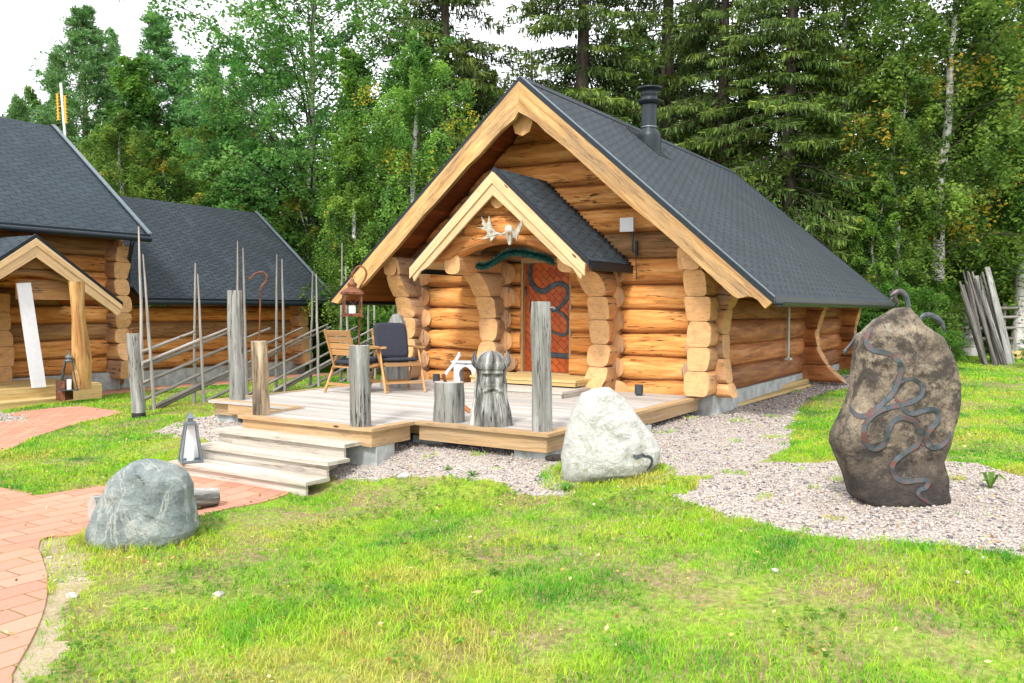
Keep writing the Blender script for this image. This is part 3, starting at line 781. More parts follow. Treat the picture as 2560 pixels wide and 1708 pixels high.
# cross wall ends along the right side wall (partition inside and the back corner)
for tt, PP in ((5.0, [(.4, .72), (.7, .40), (1.0, .22), (1.3, .18), (1.7, .30), (2.0, .5)]), (8.2, [(.4, .62), (.7, .42), (1.0, .28), (1.3, .26), (1.7, .34), (2.0, .4)])):
    stub_stack(tt, PP, 'side_log_end', top=2.1, back=.1, w=.16, zs=[.42, .735, 1.06, 1.385, 1.715, 2.08], direction='s', base=.42, mats=('logside', 'stub'))
# short shaped log stubs beside the door opening (plain collars)
# foundation
b = MB(); b.box((.25, 4.1, .30), (.30, 8.3, .55), rnd=.4); b.box((-2.2, .2, .2), (4.9, .28, .34), rnd=.5); b.box((-4.6, 4.1, .3), (.3, 8.3, .55), rnd=.5); b.box((-2.2, 8.2, .2), (4.9, .28, .34), rnd=.5)
bST(b, 'foundation', M['concrete'], cab)
b = MB(); 
for i in range(7): logline(b, (-4.7, 8.2, .55+i*.33), (.3, 8.2, .55+i*.33), .175, 90+i)
b.prism([(-4.9, 8.2, 2.35), (.6, 8.2, 2.35), (-2.145, 8.2, 4.65)], (0, .1, 0)); bST(b, 'back_log_wall', M['logside'], cab)
# roof
rf = MB()
for sg in (1, -1):
    e = CC+sg*HW; th = .05
    top = [(CC, TF, ZR), (CC, TB, ZR), (e, TB, ZR-HW*KZ), (e, TF, ZR-HW*KZ)]
    L = HW*math.hypot(1, KZ)
    # subdivided top surface
    rows, uvs = [], []
    for i in range(13):
        u = i/12; rows.append([Vector((CC+sg*HW*u, TF+(TB-TF)*j/20, ZR-HW*KZ*u+.004*mnoise.noise((i*.9, j*.8, sg)))) for j in range(21)])
        uvs.append([((TF+(TB-TF)*j/20), L*(1-u)) for j in range(21)])
    rf.grid(rows, uvs, .5, 0, flip=(sg < 0), smooth=True)
o = bST(rf, 'roof', M['shingle'], cab); ROOF = o
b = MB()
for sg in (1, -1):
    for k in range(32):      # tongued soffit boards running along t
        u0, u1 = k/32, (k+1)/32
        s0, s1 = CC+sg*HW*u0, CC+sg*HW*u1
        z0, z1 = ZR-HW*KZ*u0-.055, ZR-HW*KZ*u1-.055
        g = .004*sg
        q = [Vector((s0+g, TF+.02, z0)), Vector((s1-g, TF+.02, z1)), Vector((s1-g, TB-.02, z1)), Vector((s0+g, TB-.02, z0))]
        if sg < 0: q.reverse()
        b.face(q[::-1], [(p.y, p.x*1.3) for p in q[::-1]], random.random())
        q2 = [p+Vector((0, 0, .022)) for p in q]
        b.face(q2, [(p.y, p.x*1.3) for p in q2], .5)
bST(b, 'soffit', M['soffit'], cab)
b = MB()      # dark metal rake and eave edges
for sg in (1, -1):
    e = CC+sg*HW
    for t0 in (TF-.045, TB):
        b.prism([(CC, t0, ZR+.012), (e+sg*.02, t0, ZR-(HW+.02)*KZ+.012), (e+sg*.02, t0, ZR-(HW+.02)*KZ-.075), (CC, t0, ZR-.08)], (0, .045, 0), g=(sg*1, 0, -KZ))
    b.box((e+sg*.012, (TF+TB)/2, ZR-HW*KZ-.045), (.024, TB-TF, .09), rnd=.4)
bST(b, 'roof_edge', M['metal_dark'], cab)
b = MB(); e = CC+HW; b.prism([(CC+.02, TF-.05, ZR+.004), (e+.02, TF-.05, ZR-(HW+.02)*KZ+.022), (e+.02, TF-.05, ZR-(HW+.02)*KZ+.010), (CC+.02, TF-.05, ZR-.01)], (0, .06, 0), g=(1, 0, -KZ)); bST(b, 'rake_sheen_strip', M['rake_sheen'], cab)  # thin paler strip: highlight on the right rake edge, put into its colour
b = MB()
for sg in (1, -1):   # half-round gutters
    e = CC+sg*(HW+.06); zg = ZR-HW*KZ-.07
    rows = [[Vector((e+.055*math.cos(a), t_, zg+.055*math.sin(a))) for a in [PI+PI*k/8 for k in range(9)]] for t_ in (TF+.02, TB-.05)]
    b.grid(rows, [[(0, 0)]*9]*2, .3); rows2 = [[p+Vector((0, 0, .004)) for p in r] for r in rows]; b.grid(rows2, [[(0, 0)]*9]*2, .3, flip=True)
bST(b, 'gutter', M['metal_dark'], cab)
b = MB()      # ridge cap
b.prism([(CC-.12, TF, ZR-.09), (CC, TF, ZR+.018), (CC+.12, TF, ZR-.09), (CC, TF, ZR+.003)], (0, TB-TF, 0), g=(0, 1, 0)); bST(b, 'ridge_cap', M['shingle'], cab)
# barge boards with a wavy lower edge
def barge(sg, low, name='barge_board'):
    top = []; N = 14
    for i in range(N+1):
        s = CC+sg*(HW-.0)*(i/N); top.append(Vector((s, TF-.075, ZR-abs(s-CC)*KZ-.075)))
    lo = [Vector((s, TF-.075, z)) for s, z in low]
    mb = MB(); mb.prism(top+lo[::-1], (0, .075, 0), g=(sg, 0, -KZ), rnd=.25 if sg > 0 else .75, sidemat=0)
    bST(mb, name, M['barge'], cab)
low_r = [(CC, 4.42), (-2.0, 4.34), (-1.85, 4.24), (-1.72, 4.11), (-1.59, 4.01), (-1.4, 3.86), (-1.15, 3.64), (-.99, 3.50), (-.7, 3.24), (-.41, 3.0), (-.1, 2.76), (.3, 2.42), (.65, 2.10), (.90, 1.88), (.96, 1.85), (1.02, 1.86), (1.08, 1.875), (1.14, 1.865), (1.20, 1.83), (1.26, 1.76), (1.29, 1.73)]
low_l = [(CC, 4.42), (-2.21, 4.33), (-2.42, 4.20), (-2.55, 4.10), (-2.8, 3.88), (-3.0, 3.75), (-3.24, 3.54), (-3.6, 3.23), (-3.75, 3.12), (-4.0, 2.9), (-4.28, 2.64), (-4.6, 2.38), (-4.95, 2.08), (-5.2, 1.95), (-5.3, 1.93), (-5.42, 1.86), (-5.50, 1.77)]
barge(1, low_r); barge(-1, low_l)
b = MB(); b.tube([(CC-.05, TF+.12, 4.30), (CC-.05, 1, 4.30), (CC-.05, 8.3, 4.30)], [.17, .18, .18], 8, sec=(1, .95, 2.2), endmat=1, rnd=.6, jit=.08); bST(b, 'ridge_log', [M['log'], M['end']], cab)
for s in (-4.62, .29):
    b = MB(); b.tube([(s, TF+.15, 2.36), (s, 4, 2.36), (s, 8.4, 2.36)], [.15, .17, .17], 12, sec=SEC, endmat=1, rnd=.4); bST(b, 'wall_plate_log', [M['logold'], M['end']], cab)
# chimney
ch = MB(); cs, ct, cz = -1.66, 2.55, 4.30
ch.lathe([(.20, -.1), (.20, .20), (.205, .30), (.19, .37), (.135, .43), (.13, .46), (.13, .84)], (cs, ct, cz), 28); chim = bST(ch, 'chimney', M['chim'], cab)
ch = MB(); ch.lathe([(.13, .84), (.155, .85), (.20, .90), (.20, .915), (.15, .925), (.14, .94), (.14, .99), (.15, 1.0), (.145, 1.03), (.145, 1.08), (.175, 1.085), (.215, 1.10), (.215, 1.125), (.02, 1.15), (0, 1.15)], (cs, ct, cz), 28); bST(ch, 'chimney_cap', M['chim'], chim)
ch = MB(); ch.lathe([(.132, .45), (.142, .455), (.142, .475), (.132, .48)], (cs, ct, cz), 28); bST(ch, 'collar', M['zinc'], chim)
ch = MB(); ch.prism([(cs-.3, ct-.28, zroof(cs-.3)+.006), (cs+.3, ct-.28, zroof(cs+.3)+.006), (cs+.3, ct+.28, zroof(cs+.3)+.006), (cs-.3, ct+.28, zroof(cs-.3)+.006)], (0, 0, .004), g=(0, 1, 0)); bST(ch, 'chimney_flashing', M['metal_dark'], chim)
# downpipe on the right
b = MB(); b.tube([(.47, 3.50, 1.80), (.47, 3.50, .90)], .022, 10); b.box((.49, 3.47, .90), (.08, .16, .03), rnd=.3)
bST(b, 'downpipe', M['gutter_w'], cab)
# door
b = MB(); z0, z1 = .765, 2.40
b.face([(DL+.03, .13, z0), (DR-.03, .13, z0), (DR-.03, .13, z1), (DL+.03, .13, z1)], [(0, 0), (.79, 0), (.79, z1-z0), (0, z1-z0)], .5)
b.face([(DR-.03, .18, z0), (DL+.03, .18, z0), (DL+.03, .18, z1), (DR-.03, .18, z1)], [(0, 0), (.79, 0), (.79, z1-z0), (0, z1-z0)], .5)
door = bST(b, 'door', M['door'], cab)
b = MB()
b.box((DL+.012, .13, (z0+z1)/2), (.035, .16, z1-z0+.08), ax=2); b.box((DR-.012, .13, (z0+z1)/2), (.035, .16, z1-z0+.08), ax=2); b.box(((DL+DR)/2, .10, z1+.03), (.8, .2, .08), ax=0); b.box(((DL+DR)/2, .10, z0-.03), (.9, .26, .05), ax=0)
bST(b, 'door_frame', M['fascia'], cab)
def zq(px, py, r): return r[0]+px/r[2], r[1]+py/r[2]
z2r = (800, 600, 3.016); z3r = (1200, 600, 3.016); z5r = (800, 150, 2.851); z6r = (2000, 700, 2.4125)
def smooth3(P, k=6):
    out = []; n = len(P)
    for i in range(n-1):
        p0, p1, p2, p3 = P[max(i-1, 0)], P[i], P[i+1], P[min(i+2, n-1)]
        for j in range(k):
            u = j/k; out.append(.5*((2*p1)+(p2-p0)*u+(2*p0-5*p1+4*p2-p3)*u*u+(3*p1-p0-3*p2+p3)*u**3))
    out.append(P[-1]); return out
def strap(px, wid, name, parent, t=.125):
    P = smooth3([atT(*zq(x, y, z2r), t) for x, y in px]); b = MB()
    n = len(P); ws = [wid*(.55+.45*math.sin(PI*min(1, .15+.85*i/n))) for i in range(n)] if name != 'hinge' else wid
    b.ribbon(P, [Vector((0, -1, 0))]*n, ws, .008); bST(b, name, M['doorstrap'], parent)
strap([(1640, 120), (1600, 170), (1585, 240), (1590, 310), (1630, 370), (1690, 387), (1745, 352), (1800, 330), (1850, 348), (1872, 405), (1845, 465), (1795, 515), (1745, 535)], .085, 'snake_strap', door)
strap([(1765, 530), (1830, 558), (1868, 610), (1875, 670), (1838, 718), (1780, 703), (1735, 685)], .055, 'snake_strap', door)
strap([(1740, 868), (1800, 872), (1898, 880)], .085, 'hinge', door)
b = MB(); P = smooth3([atT(*zq(x, y, z2r), .07) for x, y in ((1555, 372), (1560, 410), (1580, 440), (1590, 480), (1580, 520), (1582, 555))]); b.tube(P, .008, 8); b.tube([P[0], P[0]+Vector((-.02, .02, .03))], .014, 8)
bST(b, 'door_handle', M['doorstrap'], door)
# porch over the door
pc, pz, pk, phw, pt = -2.235, 3.60, .90, 1.41, -1.30
def zp(s): return pz-abs(s-pc)*pk
b = MB()
for sg in (1, -1):
    rows, uvs = [], []; L = phw*math.hypot(1, pk)
    for i in range(9):
        u = i/8; rows.append([Vector((pc+sg*phw*u, pt+(0-pt)*j/8-.0+.02, pz-phw*pk*u)) for j in range(9)]); uvs.append([((pt+(0-pt)*j/8), L*(1-u)) for j in range(9)])
    b.grid(rows, uvs, .5, flip=sg < 0)
bST(b, 'porch_roof', M['shingle'], cab)
b = MB()
for sg in (1, -1):
    for k in range(12):
        s0, s1 = pc+sg*phw*k/12, pc+sg*phw*(k+1)/12; g = .004*sg
        q = [Vector((s0+g, pt+.02, zp(s0)-.05)), Vector((s1-g, pt+.02, zp(s1)-.05)), Vector((s1-g, 0, zp(s1)-.05)), Vector((s0+g, 0, zp(s0)-.05))]
        if sg < 0: q.reverse()
        b.face(q[::-1], [(p.y, p.x) for p in q[::-1]], random.random()); q2 = [p+Vector((0, 0, .02)) for p in q]; b.face(q2, [(p.y, p.x) for p in q2], .5)
bST(b, 'porch_soffit', M['trim'], cab)
b = MB()
for sg in (1, -1):
    e = pc+sg*(phw+.02)
    b.prism([(pc, pt-.04, pz+.012), (e, pt-.04, zp(e)+.012), (e, pt-.04, zp(e)-.055), (pc, pt-.04, pz-.062)], (0, .04, 0), g=(sg, 0, -pk))
    b.box((e, pt/2, zp(e)-.05), (.03, -pt, .11), rnd=.3)
    # ragged upper shingle edge where the porch roof meets the logs
    for k in range(26):
        s = pc+sg*phw*(k+.5)/26; b.box((s, .0, zp(s)-.012), (.054, .06+.05*random.random(), .045), M=None, rnd=random.random())
bST(b, 'porch_roof_edge', M['metal_dark'], cab)
for sg in (1, -1):
    b = MB(); e = phw-.01
    N = 8; topp = [Vector((pc+sg*e*i/N, pt-.075, pz-e*i/N*pk-.065)) for i in range(N+1)]
    lo = [(0, .37), (.3, .35), (.7, .34), (.95, .33), (1.08, .33), (1.16, .30), (1.22, .27), (1.28, .30), (1.335, .31)]
    lop = [Vector((pc+sg*x, pt-.075, pz-x*pk-.0-d)) for x, d in lo]
    b.prism(topp+lop[::-1], (0, .035, 0), g=(sg, 0, -pk), rnd=.5 if sg > 0 else .2); bST(b, 'porch_barge_board', M['trim'], cab)
    b = MB(); topp = [Vector((pc+sg*e*i/N, pt-.098, pz-e*i/N*pk-.06)) for i in range(N+1)]
    b.prism(topp+[p+Vector((0, 0, -.15)) for p in topp[::-1]], (0, .022, 0), g=(sg, 0, -pk), rnd=.8); bST(b, 'porch_trim', M['trim'], cab)
# porch timbers: ridge log, two plate logs, arched beam, gable logs
b = MB(); b.tube([(pc, pt+.05, 3.18), (pc, .1, 3.18)], .115, 14, endmat=1, rnd=.3, jit=.05); bST(b, 'porch_ridge_log', [M['log'], M['end']], cab)
for s in (-3.05, -1.22):
    b = MB(); b.tube([(s, pt+.13, 2.33), (s, pt+.3, 2.34), (s, .1, 2.34)], [.135, .15, .15], 16, sec=(1.05, 1, 3), endmat=1, rnd=.7, jit=.03); bST(b, 'porch_plate_log', [M['stub'], M['end']], cab)
b = MB(); tb = pt+.22; lo = []; up = []
N = 28
for i in range(N+1):
    u = i/N; s = -3.42+u*2.38
    arch = 2.365+.21*max(0, 1-((s-pc)/.84)**2)**.8 if abs(s-pc) < .84 else 2.365
    lo.append((s, arch-.02*math.sin(u*9)))
    up.append((s, min(zp(s)-.10, 2.73+.03*math.sin(u*5+1)-(.10*ss((abs(s-pc)-.95)/.3)))))
rows = []; uvs = []
for (s, zl), (s2_, zu) in zip(lo, up):
    c = (zl+zu)/2; h = (zu-zl)/2; row = []; ur = []
    for j in range(16):
        th = 2*PI*j/16; ca, sa = math.cos(th), math.sin(th)
        e = 2/2.6; row.append(Vector((s, tb+math.copysign(abs(ca)**e, ca)*.13, c+math.copysign(abs(sa)**e, sa)*h))); ur.append((s, j*.06))
    rows.append(row); uvs.append(ur)
b.grid(rows, uvs, .75, 0, close=True, smooth=True)
for rw, fl in ((rows[0], 1), (rows[-1], 0)):
    c = sum(rw, Vector())/16
    for j in range(16):
        q = [rw[j], rw[(j+1) % 16], c]; q = q[::-1] if fl else q; b.face(q, [(p.y, p.z) for p in q], .5, 1)
bST(b, 'arched_porch_beam', [M['log'], M['end']], cab)
b = MB()
for z0_, z1_ in ((2.70, 2.98), (2.97, 3.26)):
    zc = (z0_+z1_)/2; l = (pz-.34-zc)/pk+.12; logline(b, (pc-l, tb+.02, zc), (pc+l, tb+.02, zc), .148, zc*7, rnd=.45 if z0_ < 2.8 else .15)
bST(b, 'porch_gable_logs', M['log'], cab)

def stz(P): a = st(P); return Vector((a[0], a[1], P.z))
# entrance steps at the cabin door
es = thingST('door_steps', 'two low plank steps below the diamond panelled cabin door', 'steps', -2.2, -.4, DZ)
uc = stz(atZ(1419, 951.5, .745)); lc = stz(atZ(1391, 979.6, .64))
for nm, s0, s1, t0, t1, z in (('upper_step', -2.95, uc.x+.12, uc.y, -.02, .745), ('lower_step', -2.95, lc.x+.08, lc.y, -.02, .64)):
    b = MB(); k = 3; wd = (t1-t0)/k
    for i in range(k): b.box(((s0+s1)/2, t0+wd*(i+.5), z-.016), (s1-s0, wd-.006, .032), ax=0)
    bot = DZ+.003 if nm == 'lower_step' else .66
    b.box(((s0+s1)/2, t0+.03, (z-.033+bot)/2), (s1-s0-.03, .03, z-.033-bot), ax=0); b.box((s1-.03, (t0+t1)/2+.03, (z-.034+bot)/2), (.03, t1-t0-.08, z-.034-bot), ax=1)
    bST(b, nm, M['yellow' if nm == 'upper_step' else 'stepw'], es)

# posts -------------------------------------------------------------
def post(label, base, top, r, mats=('grey', 'greyend'), name='wooden_post', seed=1, group='grey log posts on and beside the deck', char=0, bul=.06):
    """base, top: world points of the axis"""
    base, top = Vector(base), Vector(top); L = top-base; n = 72; k = 30; cr_ = [(random.uniform(0, 2*PI), random.uniform(.0, .7), random.uniform(.35, 1.1), random.uniform(.05, .12)) for _ in range(7)]
    mb = MB(); rows = []; uvs = []
    for i in range(k+1):
        u = i/k; c = L*u; row = []; ur = []
        for j in range(n):
            th = 2*PI*j/n; d = Vector((math.cos(th), math.sin(th), 0))
            rr = r*(1.04-.07*u)*(1+bul*mnoise.noise((d.x*1.1+seed, d.y*1.1, u*L.length*2.6))+.03*mnoise.noise((d.x*4+seed, d.y*4, u*3))+.012*mnoise.noise((d.x*14+seed, d.y*14, u*2)))
            for c0_, u0_, ul_, dp_ in cr_:      # drying splits
                da = (th-c0_-.25*mnoise.noise((u*3, c0_, seed))+PI) % (2*PI)-PI
                if u0_ < u < u0_+ul_: rr *= 1-dp_*1.6*math.exp(-(da/.055)**2)*math.sin(PI*min(1, (u-u0_)/ul_*.9+.1))
            row.append(c+d*rr+Vector((.012*mnoise.noise((u*2, seed, 0)), .012*mnoise.noise((u*2, seed, 5)), 0))); ur.append((c.length, th*r))
        rows.append(row); uvs.append(ur)
    mb.grid(rows, uvs, (seed*.37) % 1, 0, close=True)
    if char:
        m2 = int(k*char)
        for i in range(len(mb.f)):
            if i < m2*n: mb.m[i] = 2
    top_ = rows[-1]; cc = sum(top_, Vector())/n
    for j in range(n):
        q = [top_[j], top_[(j+1) % n], cc]; mb.face(q, [((p-cc).x, (p-cc).y) for p in q], seed*.3 % 1, 1)
    o = mb.build(name, [M[mats[0]], M[mats[1]], M['black']], None, base)
    return tag(o, label, 'post', group)
def px_post(bx, by, tx, ty, z, r, label, **k):
    B = G(bx, by) if z is None else atZ(bx, by, z)
    B2 = Vector((B.x, B.y+r*.8, B.z-.002 if z else B.z-.05)); T = atY(tx, ty, B2.y)
    return post(label, B2, T, r, **k), T
p1, T1 = px_post(588, 1001, 586, 726, DZ, .092, 'tall grey log post at the back left corner of the deck, behind the speckled one', seed=1)
p2, T2 = px_post(649, 1040, 647, 853, DZ, .088, 'half debarked log post with black bark streaks above the steps, carrying an empty iron hook', seed=2, mats=('barky', 'greyend'))
p3, T3 = px_post(898, 1069, 898, 864, DZ, .100, 'grey log post at the deck front holding the hook of the rusty lantern', seed=3)
p4, T4 = px_post(1356, 1082, 1352, 754, DZ, .094, 'tall knobbly grey log post standing right of the carved head', seed=4, bul=.13)
p0, T0 = px_post(342, 1046, 331, 834, None, .088, 'leaning grey fence post with charred foot at the left end of the pole fence', seed=5, char=.12)
b = MB()
for i in range(5): b.lathe([(.030, i*.016), (.036, i*.016+.004), (.036, i*.016+.012), (.030, i*.016+.016)], (0, 0, 0), 16)
b.lathe([(.028, .08), (.0, .08)], (0, 0, 0), 16)
o = b.build('copper_candle_cup', M['rust'], None, T0+Vector((-.01, 0, -.01))); tag(o, 'small ribbed copper cup on top of the leaning fence post', 'candle holder')
b = MB(); b.tube([T4+Vector((.08, -.03, -.06))-T4, T4+Vector((.12, -.03, -.055))-T4], .008, 8); b.tube([Vector((.12, -.03, -.055)), Vector((.125, -.03, -.075))], .014, 8)
bb = b.build('screw_eye', M['zinc'], p4, T4-Vector(p4.location))
def bez(px, Y, k=6): return smooth3([atY(x, y, Y) for x, y in px], k)
# hooks and lantern
P = bez([(zq(x, y, (280, 560, 2.903))) for x, y in ((1068, 850), (1073, 700), (1078, 500), (1082, 460), (1115, 420), (1124, 385), (1105, 355), (1070, 350), (1035, 365), (1010, 392), (1000, 398), (998, 385))], T2.y)
b = MB(); b.tube([p-T2 for p in P], .0095, 10); o = b.build('iron_hook', M['rust'], None, T2); tag(o, 'empty rusty shepherd hook rising from the half debarked post', 'hook')
P = bez([(zq(x, y, z2r)) for x, y in ((294, 795), (296, 700), (297, 560), (300, 420), (305, 350), (340, 290), (350, 250), (335, 215), (305, 197), (275, 210), (250, 245), (241, 268), (245, 285))], T3.y+.02)
b = MB(); b.tube([p-T3 for p in P], .0095, 10); o = b.build('iron_hook', M['rust'], None, T3); tag(o, 'rusty iron hook on the grey post, curved over the hanging lantern', 'hook')
LC = atY(*zq(243, 500, z2r), T3.y+.0); LB = atY(*zq(243, 578, z2r), T3.y)
sc_ = 1/3.016*T3.y/F      # metres per zoomed pixel
ln = thing('hanging_lantern', 'rusty square candle lantern with domed top hanging from the iron hook', 'lantern', LB, R_(18))
b = MB(); hw = 62*sc_; H = 150*sc_
b.box((0, 0, .006), (hw*2.5, hw*2.5, .012), rnd=.4); b.box((0, 0, .018), (hw*2.1, hw*2.1, .012), rnd=.4)
for sx in (-1, 1):
    for sy in (-1, 1): b.box((sx*hw, sy*hw, H/2+.02), (.012, .012, H), rnd=.4)
for z in (.026, H+.02):
    for sx in (-1, 1): b.box((sx*hw, 0, z), (.008, hw*2, .012), rnd=.4); b.box((0, sx*hw, z), (hw*2, .008, .012), rnd=.4)
for a in range(4):   # crossed wires on each pane
    Mx = Matrix.Rotation(a*PI/2, 4, 'Z')
    for sg in (1, -1):
        b.tube([Mx @ Vector((-hw*sg, hw*1.0, .03)), Mx @ Vector((hw*sg, hw*1.0, H+.01))], .0018, 5)
bb = b.build('frame', M['rust'], ln)
b = MB(); b.box((0, 0, H+.03), (hw*2.5, hw*2.5, .016), rnd=.4)
for k in range(4): b.lathe([(hw*1.6-k*.006, 0)], (0, 0, 0), 4) if False else None
b.lathe([(hw*1.35, H+.038), (hw*1.25, H+.055), (hw*.85, H+.075), (hw*.55, H+.088), (hw*.5, H+.10), (hw*.62, H+.115), (hw*.5, H+.135), (hw*.3, H+.145), (hw*.22, H+.165), (.004, H+.175), (0, H+.175)], (0, 0, 0), 20)
for k in range(20):
    a = 2*PI*k/20; b.lathe([(0, H+.035), (.008, H+.042), (0, H+.05)], (math.cos(a)*hw*1.3, math.sin(a)*hw*1.3, 0), 6)
b.build('domed_top', M['rust'], ln)
b = MB(); P = [Vector((.022*math.cos(a), 0, H+.19+.022*math.sin(a))) for a in [2*PI*k/14 for k in range(15)]]; b.tube(P, .003, 6, caps=False); b.build('ring', M['rust'], ln)
b = MB()
for a in range(4):
    Mx = Matrix.Rotation(a*PI/2, 4, 'Z'); q = [Mx @ Vector(p) for p in ((-hw, hw*.97, .03), (hw, hw*.97, .03), (hw, hw*.97, H+.01), (-hw, hw*.97, H+.01))]; b.face(q, [(0, 0)]*4)
b.build('glass_panes', M['glass'], ln)
b = MB(); b.lathe([(.034, .024), (.034, .105), (.028, .108), (0, .106)], (0, 0, 0), 20); b.build('candle', M['candle'], ln)

def tall_lantern(name, label, loc, rz, bw, tw, H, frame, capm, panel=True, ring=False):
    t = thing(name, label, 'lantern', loc, rz); b = MB(); B, T = bw/2, tw/2; z0, z1 = .012, H*.76; e = .011
    for sx in (-1, 1):
        for sy in (-1, 1): b.tube([(sx*B, sy*B, 0), (sx*T, sy*T, z1)], e, 4, rnd=.4)
    for r_, z in ((B, z0), (T, z1)):
        for sx in (-1, 1): b.box((sx*r_, 0, z), (e*1.5, r_*2, e*1.5), rnd=.4); b.box((0, sx*r_, z), (r_*2, e*1.5, e*1.5), rnd=.4)
    b.box((0, 0, .006), (bw, bw, .008), rnd=.4); b.build('frame', M[frame], t)
    b = MB(); b.lathe([(T*1.5, z1+.005), (T*1.45, z1+.02), (T*.75, z1+.022), (T*.7, z1+.055), (T*1.35, z1+.06), (T*.1, z1+.115), (.004, z1+.12), (0, z1+.125)], (0, 0, 0), 4 if not ring else 16, smooth=False)
    if ring:
        P = [Vector((.03*math.cos(a), 0, z1+.15+.03*math.sin(a))) for a in [2*PI*k/14 for k in range(15)]]; b.tube(P, .004, 6, caps=False)
    b.build('cap', M[capm], t).rotation_euler[2] = R_(45)
    b = MB()
    for a in range(4):
        Mx = Matrix.Rotation(a*PI/2, 4, 'Z'); q = [Mx @ Vector(p) for p in ((-B, B*.98, z0), (B, B*.98, z0), (T, T*.98, z1), (-T, T*.98, z1))]
        if a == panel: continue
        b.face(q, [(0, 0)]*4)
    b.build('glass_panes', M['glass'], t)
    b = MB(); b.lathe([(.035, .014), (.035, .17), (.03, .172), (0, .17)], (0, 0, 0), 20); b.build('candle', M['candle'], t)
    return t
LP_ = atZ(475, 1155, .162)
fl = tall_lantern('floor_lantern', 'tapered grey zinc lantern standing on the left end of the lowest deck step', LP_+Vector((0, .02, 0)), R_(-62), .20, .095, .50, 'zinc', 'zinc', panel=9)
# its lit-side pane is a frosted white one
b = MB(); B, T = .10, .0475
Mx = Matrix.Rotation(PI/2, 4, 'Z'); q = [Mx @ Vector(p) for p in ((-B, B*.96, .014), (B, B*.96, .014), (T, T*.96, .37), (-T, T*.96, .37))]
q2 = [p*1 for p in q]
FROST = (q,)
b.prism(q, (Mx @ Vector((0, -.003, 0))), g=(0, 0, 1)); b.build('frosted_pane', M['white'], fl)

# stump, axe, pots, carved head ------------------------------------
Bs = atZ(1120, 1058, DZ)+Vector((0, .13, 0)); Ts = atY(1120, 955, Bs.y)
o = post('short grey chopping block with an axe stuck in its top', Bs, Vector((Bs.x, Bs.y, Ts.z)), .158, name='chopping_block', seed=9, group=None); o['category'] = 'stump'
zc_ = (760, 780, 3.267)
ax_ = thing('axe', 'axe with pale handle stuck in the chopping block', 'axe', Vector((Bs.x, Bs.y, Ts.z)))
P = [atY(*zq(x, y, zc_), Bs.y-.01)-ax_.location for x, y in ((1148, 525), (1165, 495), (1195, 460), (1225, 420), (1250, 380), (1270, 350), (1274, 346))]
b = MB(); b.tube(smooth3(P, 3), [.012]*10+[.013]*5+[.016, .018, .019, .018], 10, sec=(1.3, .8, 2.2)) if len(smooth3(P, 3)) == 19 else b.tube(P, [.012, .012, .012, .012, .013, .017, .018], 10)
b.build('handle', M['white'], ax_)
hp = [atY(*zq(x, y, zc_), Bs.y-.02)-ax_.location for x, y in ((1120, 512), (1150, 500), (1160, 520), (1155, 540), (1168, 572), (1142, 574), (1128, 545))]
b = MB(); b.prism(hp, (0, .022, 0)); b.build('axe_head', M['rust'], ax_)
def pot(loc, r, h, label):
    b = MB(); b.lathe([(0, 0), (r*.72, 0), (r*.74, h*.16), (r*.98, h*.17), (r, h), (r*.9, h), (r*.88, h*.5), (0, h*.5)], (0, 0, 0), 26, smooth=False); o = b.build('planter_pot', M['cup'], None, loc); return tag(o, label, 'pot')
pot(atZ(1598.5, 990, DZ+.001)+Vector((0, .05, 0)), .058, .145, 'small dark pot standing alone on the deck right of the door, behind the white boulder')
pot(atZ(1091, 957, DZ+.001), .056, .135, 'small dark pot behind the chopping block, by the white bench')
# white bench
wb = thing('white_bench', 'low white painted bench with scalloped ends between stump and carved head', 'bench', atZ(1145, 957, DZ), -YAW)
loc = Vector(wb.location); Lx = .52
b = MB(); b.box((Lx/2-.05, 0, .335), (Lx, .26, .022), rnd=.5); b.build('seat', M['white'], wb)
for x in (.0, Lx-.12):
    b = MB(); b.prism([(x, -.11, 0), (x, -.02, 0), (x, 0, .05), (x, .02, 0), (x, .11, 0), (x, .12, .32), (x, -.12, .32)], (.022, 0, 0), g=(0, 0, 1)); b.build('leg', M['white'], wb)
b = MB()   # curved brace seen from the front
Pp = [(.0, -.10, 0), (.10, -.10, .0), (.105, -.10, .06), (.085, -.10, .13), (.10, -.10, .20), (.16, -.10, .25), (.24, -.10, .27), (.24, -.10, .32), (0, -.10, .32)]
b.prism(Pp, (0, .02, 0), g=(0, 0, 1)); b.prism([(Lx-.1-x, y, z) for x, y, z in Pp], (0, .02, 0), g=(0, 0, 1)); b.build('apron', M['white'], wb)
# piece of bark
c0 = atZ(1163, 1038, DZ); b = MB(); b.tube([(-.07, 0, .09), (-.02, 0, .06), (.05, .0, .02)], [.022, .03, .02], 8, rnd=.8, jit=.5, sec=(1, .6, 3)); o = b.build('bark_chunk', M['logside'], None, c0+Vector((0, .15, 0))); tag(o, 'reddish splinter of bark lying between the chopping block and the carved head', 'bark')
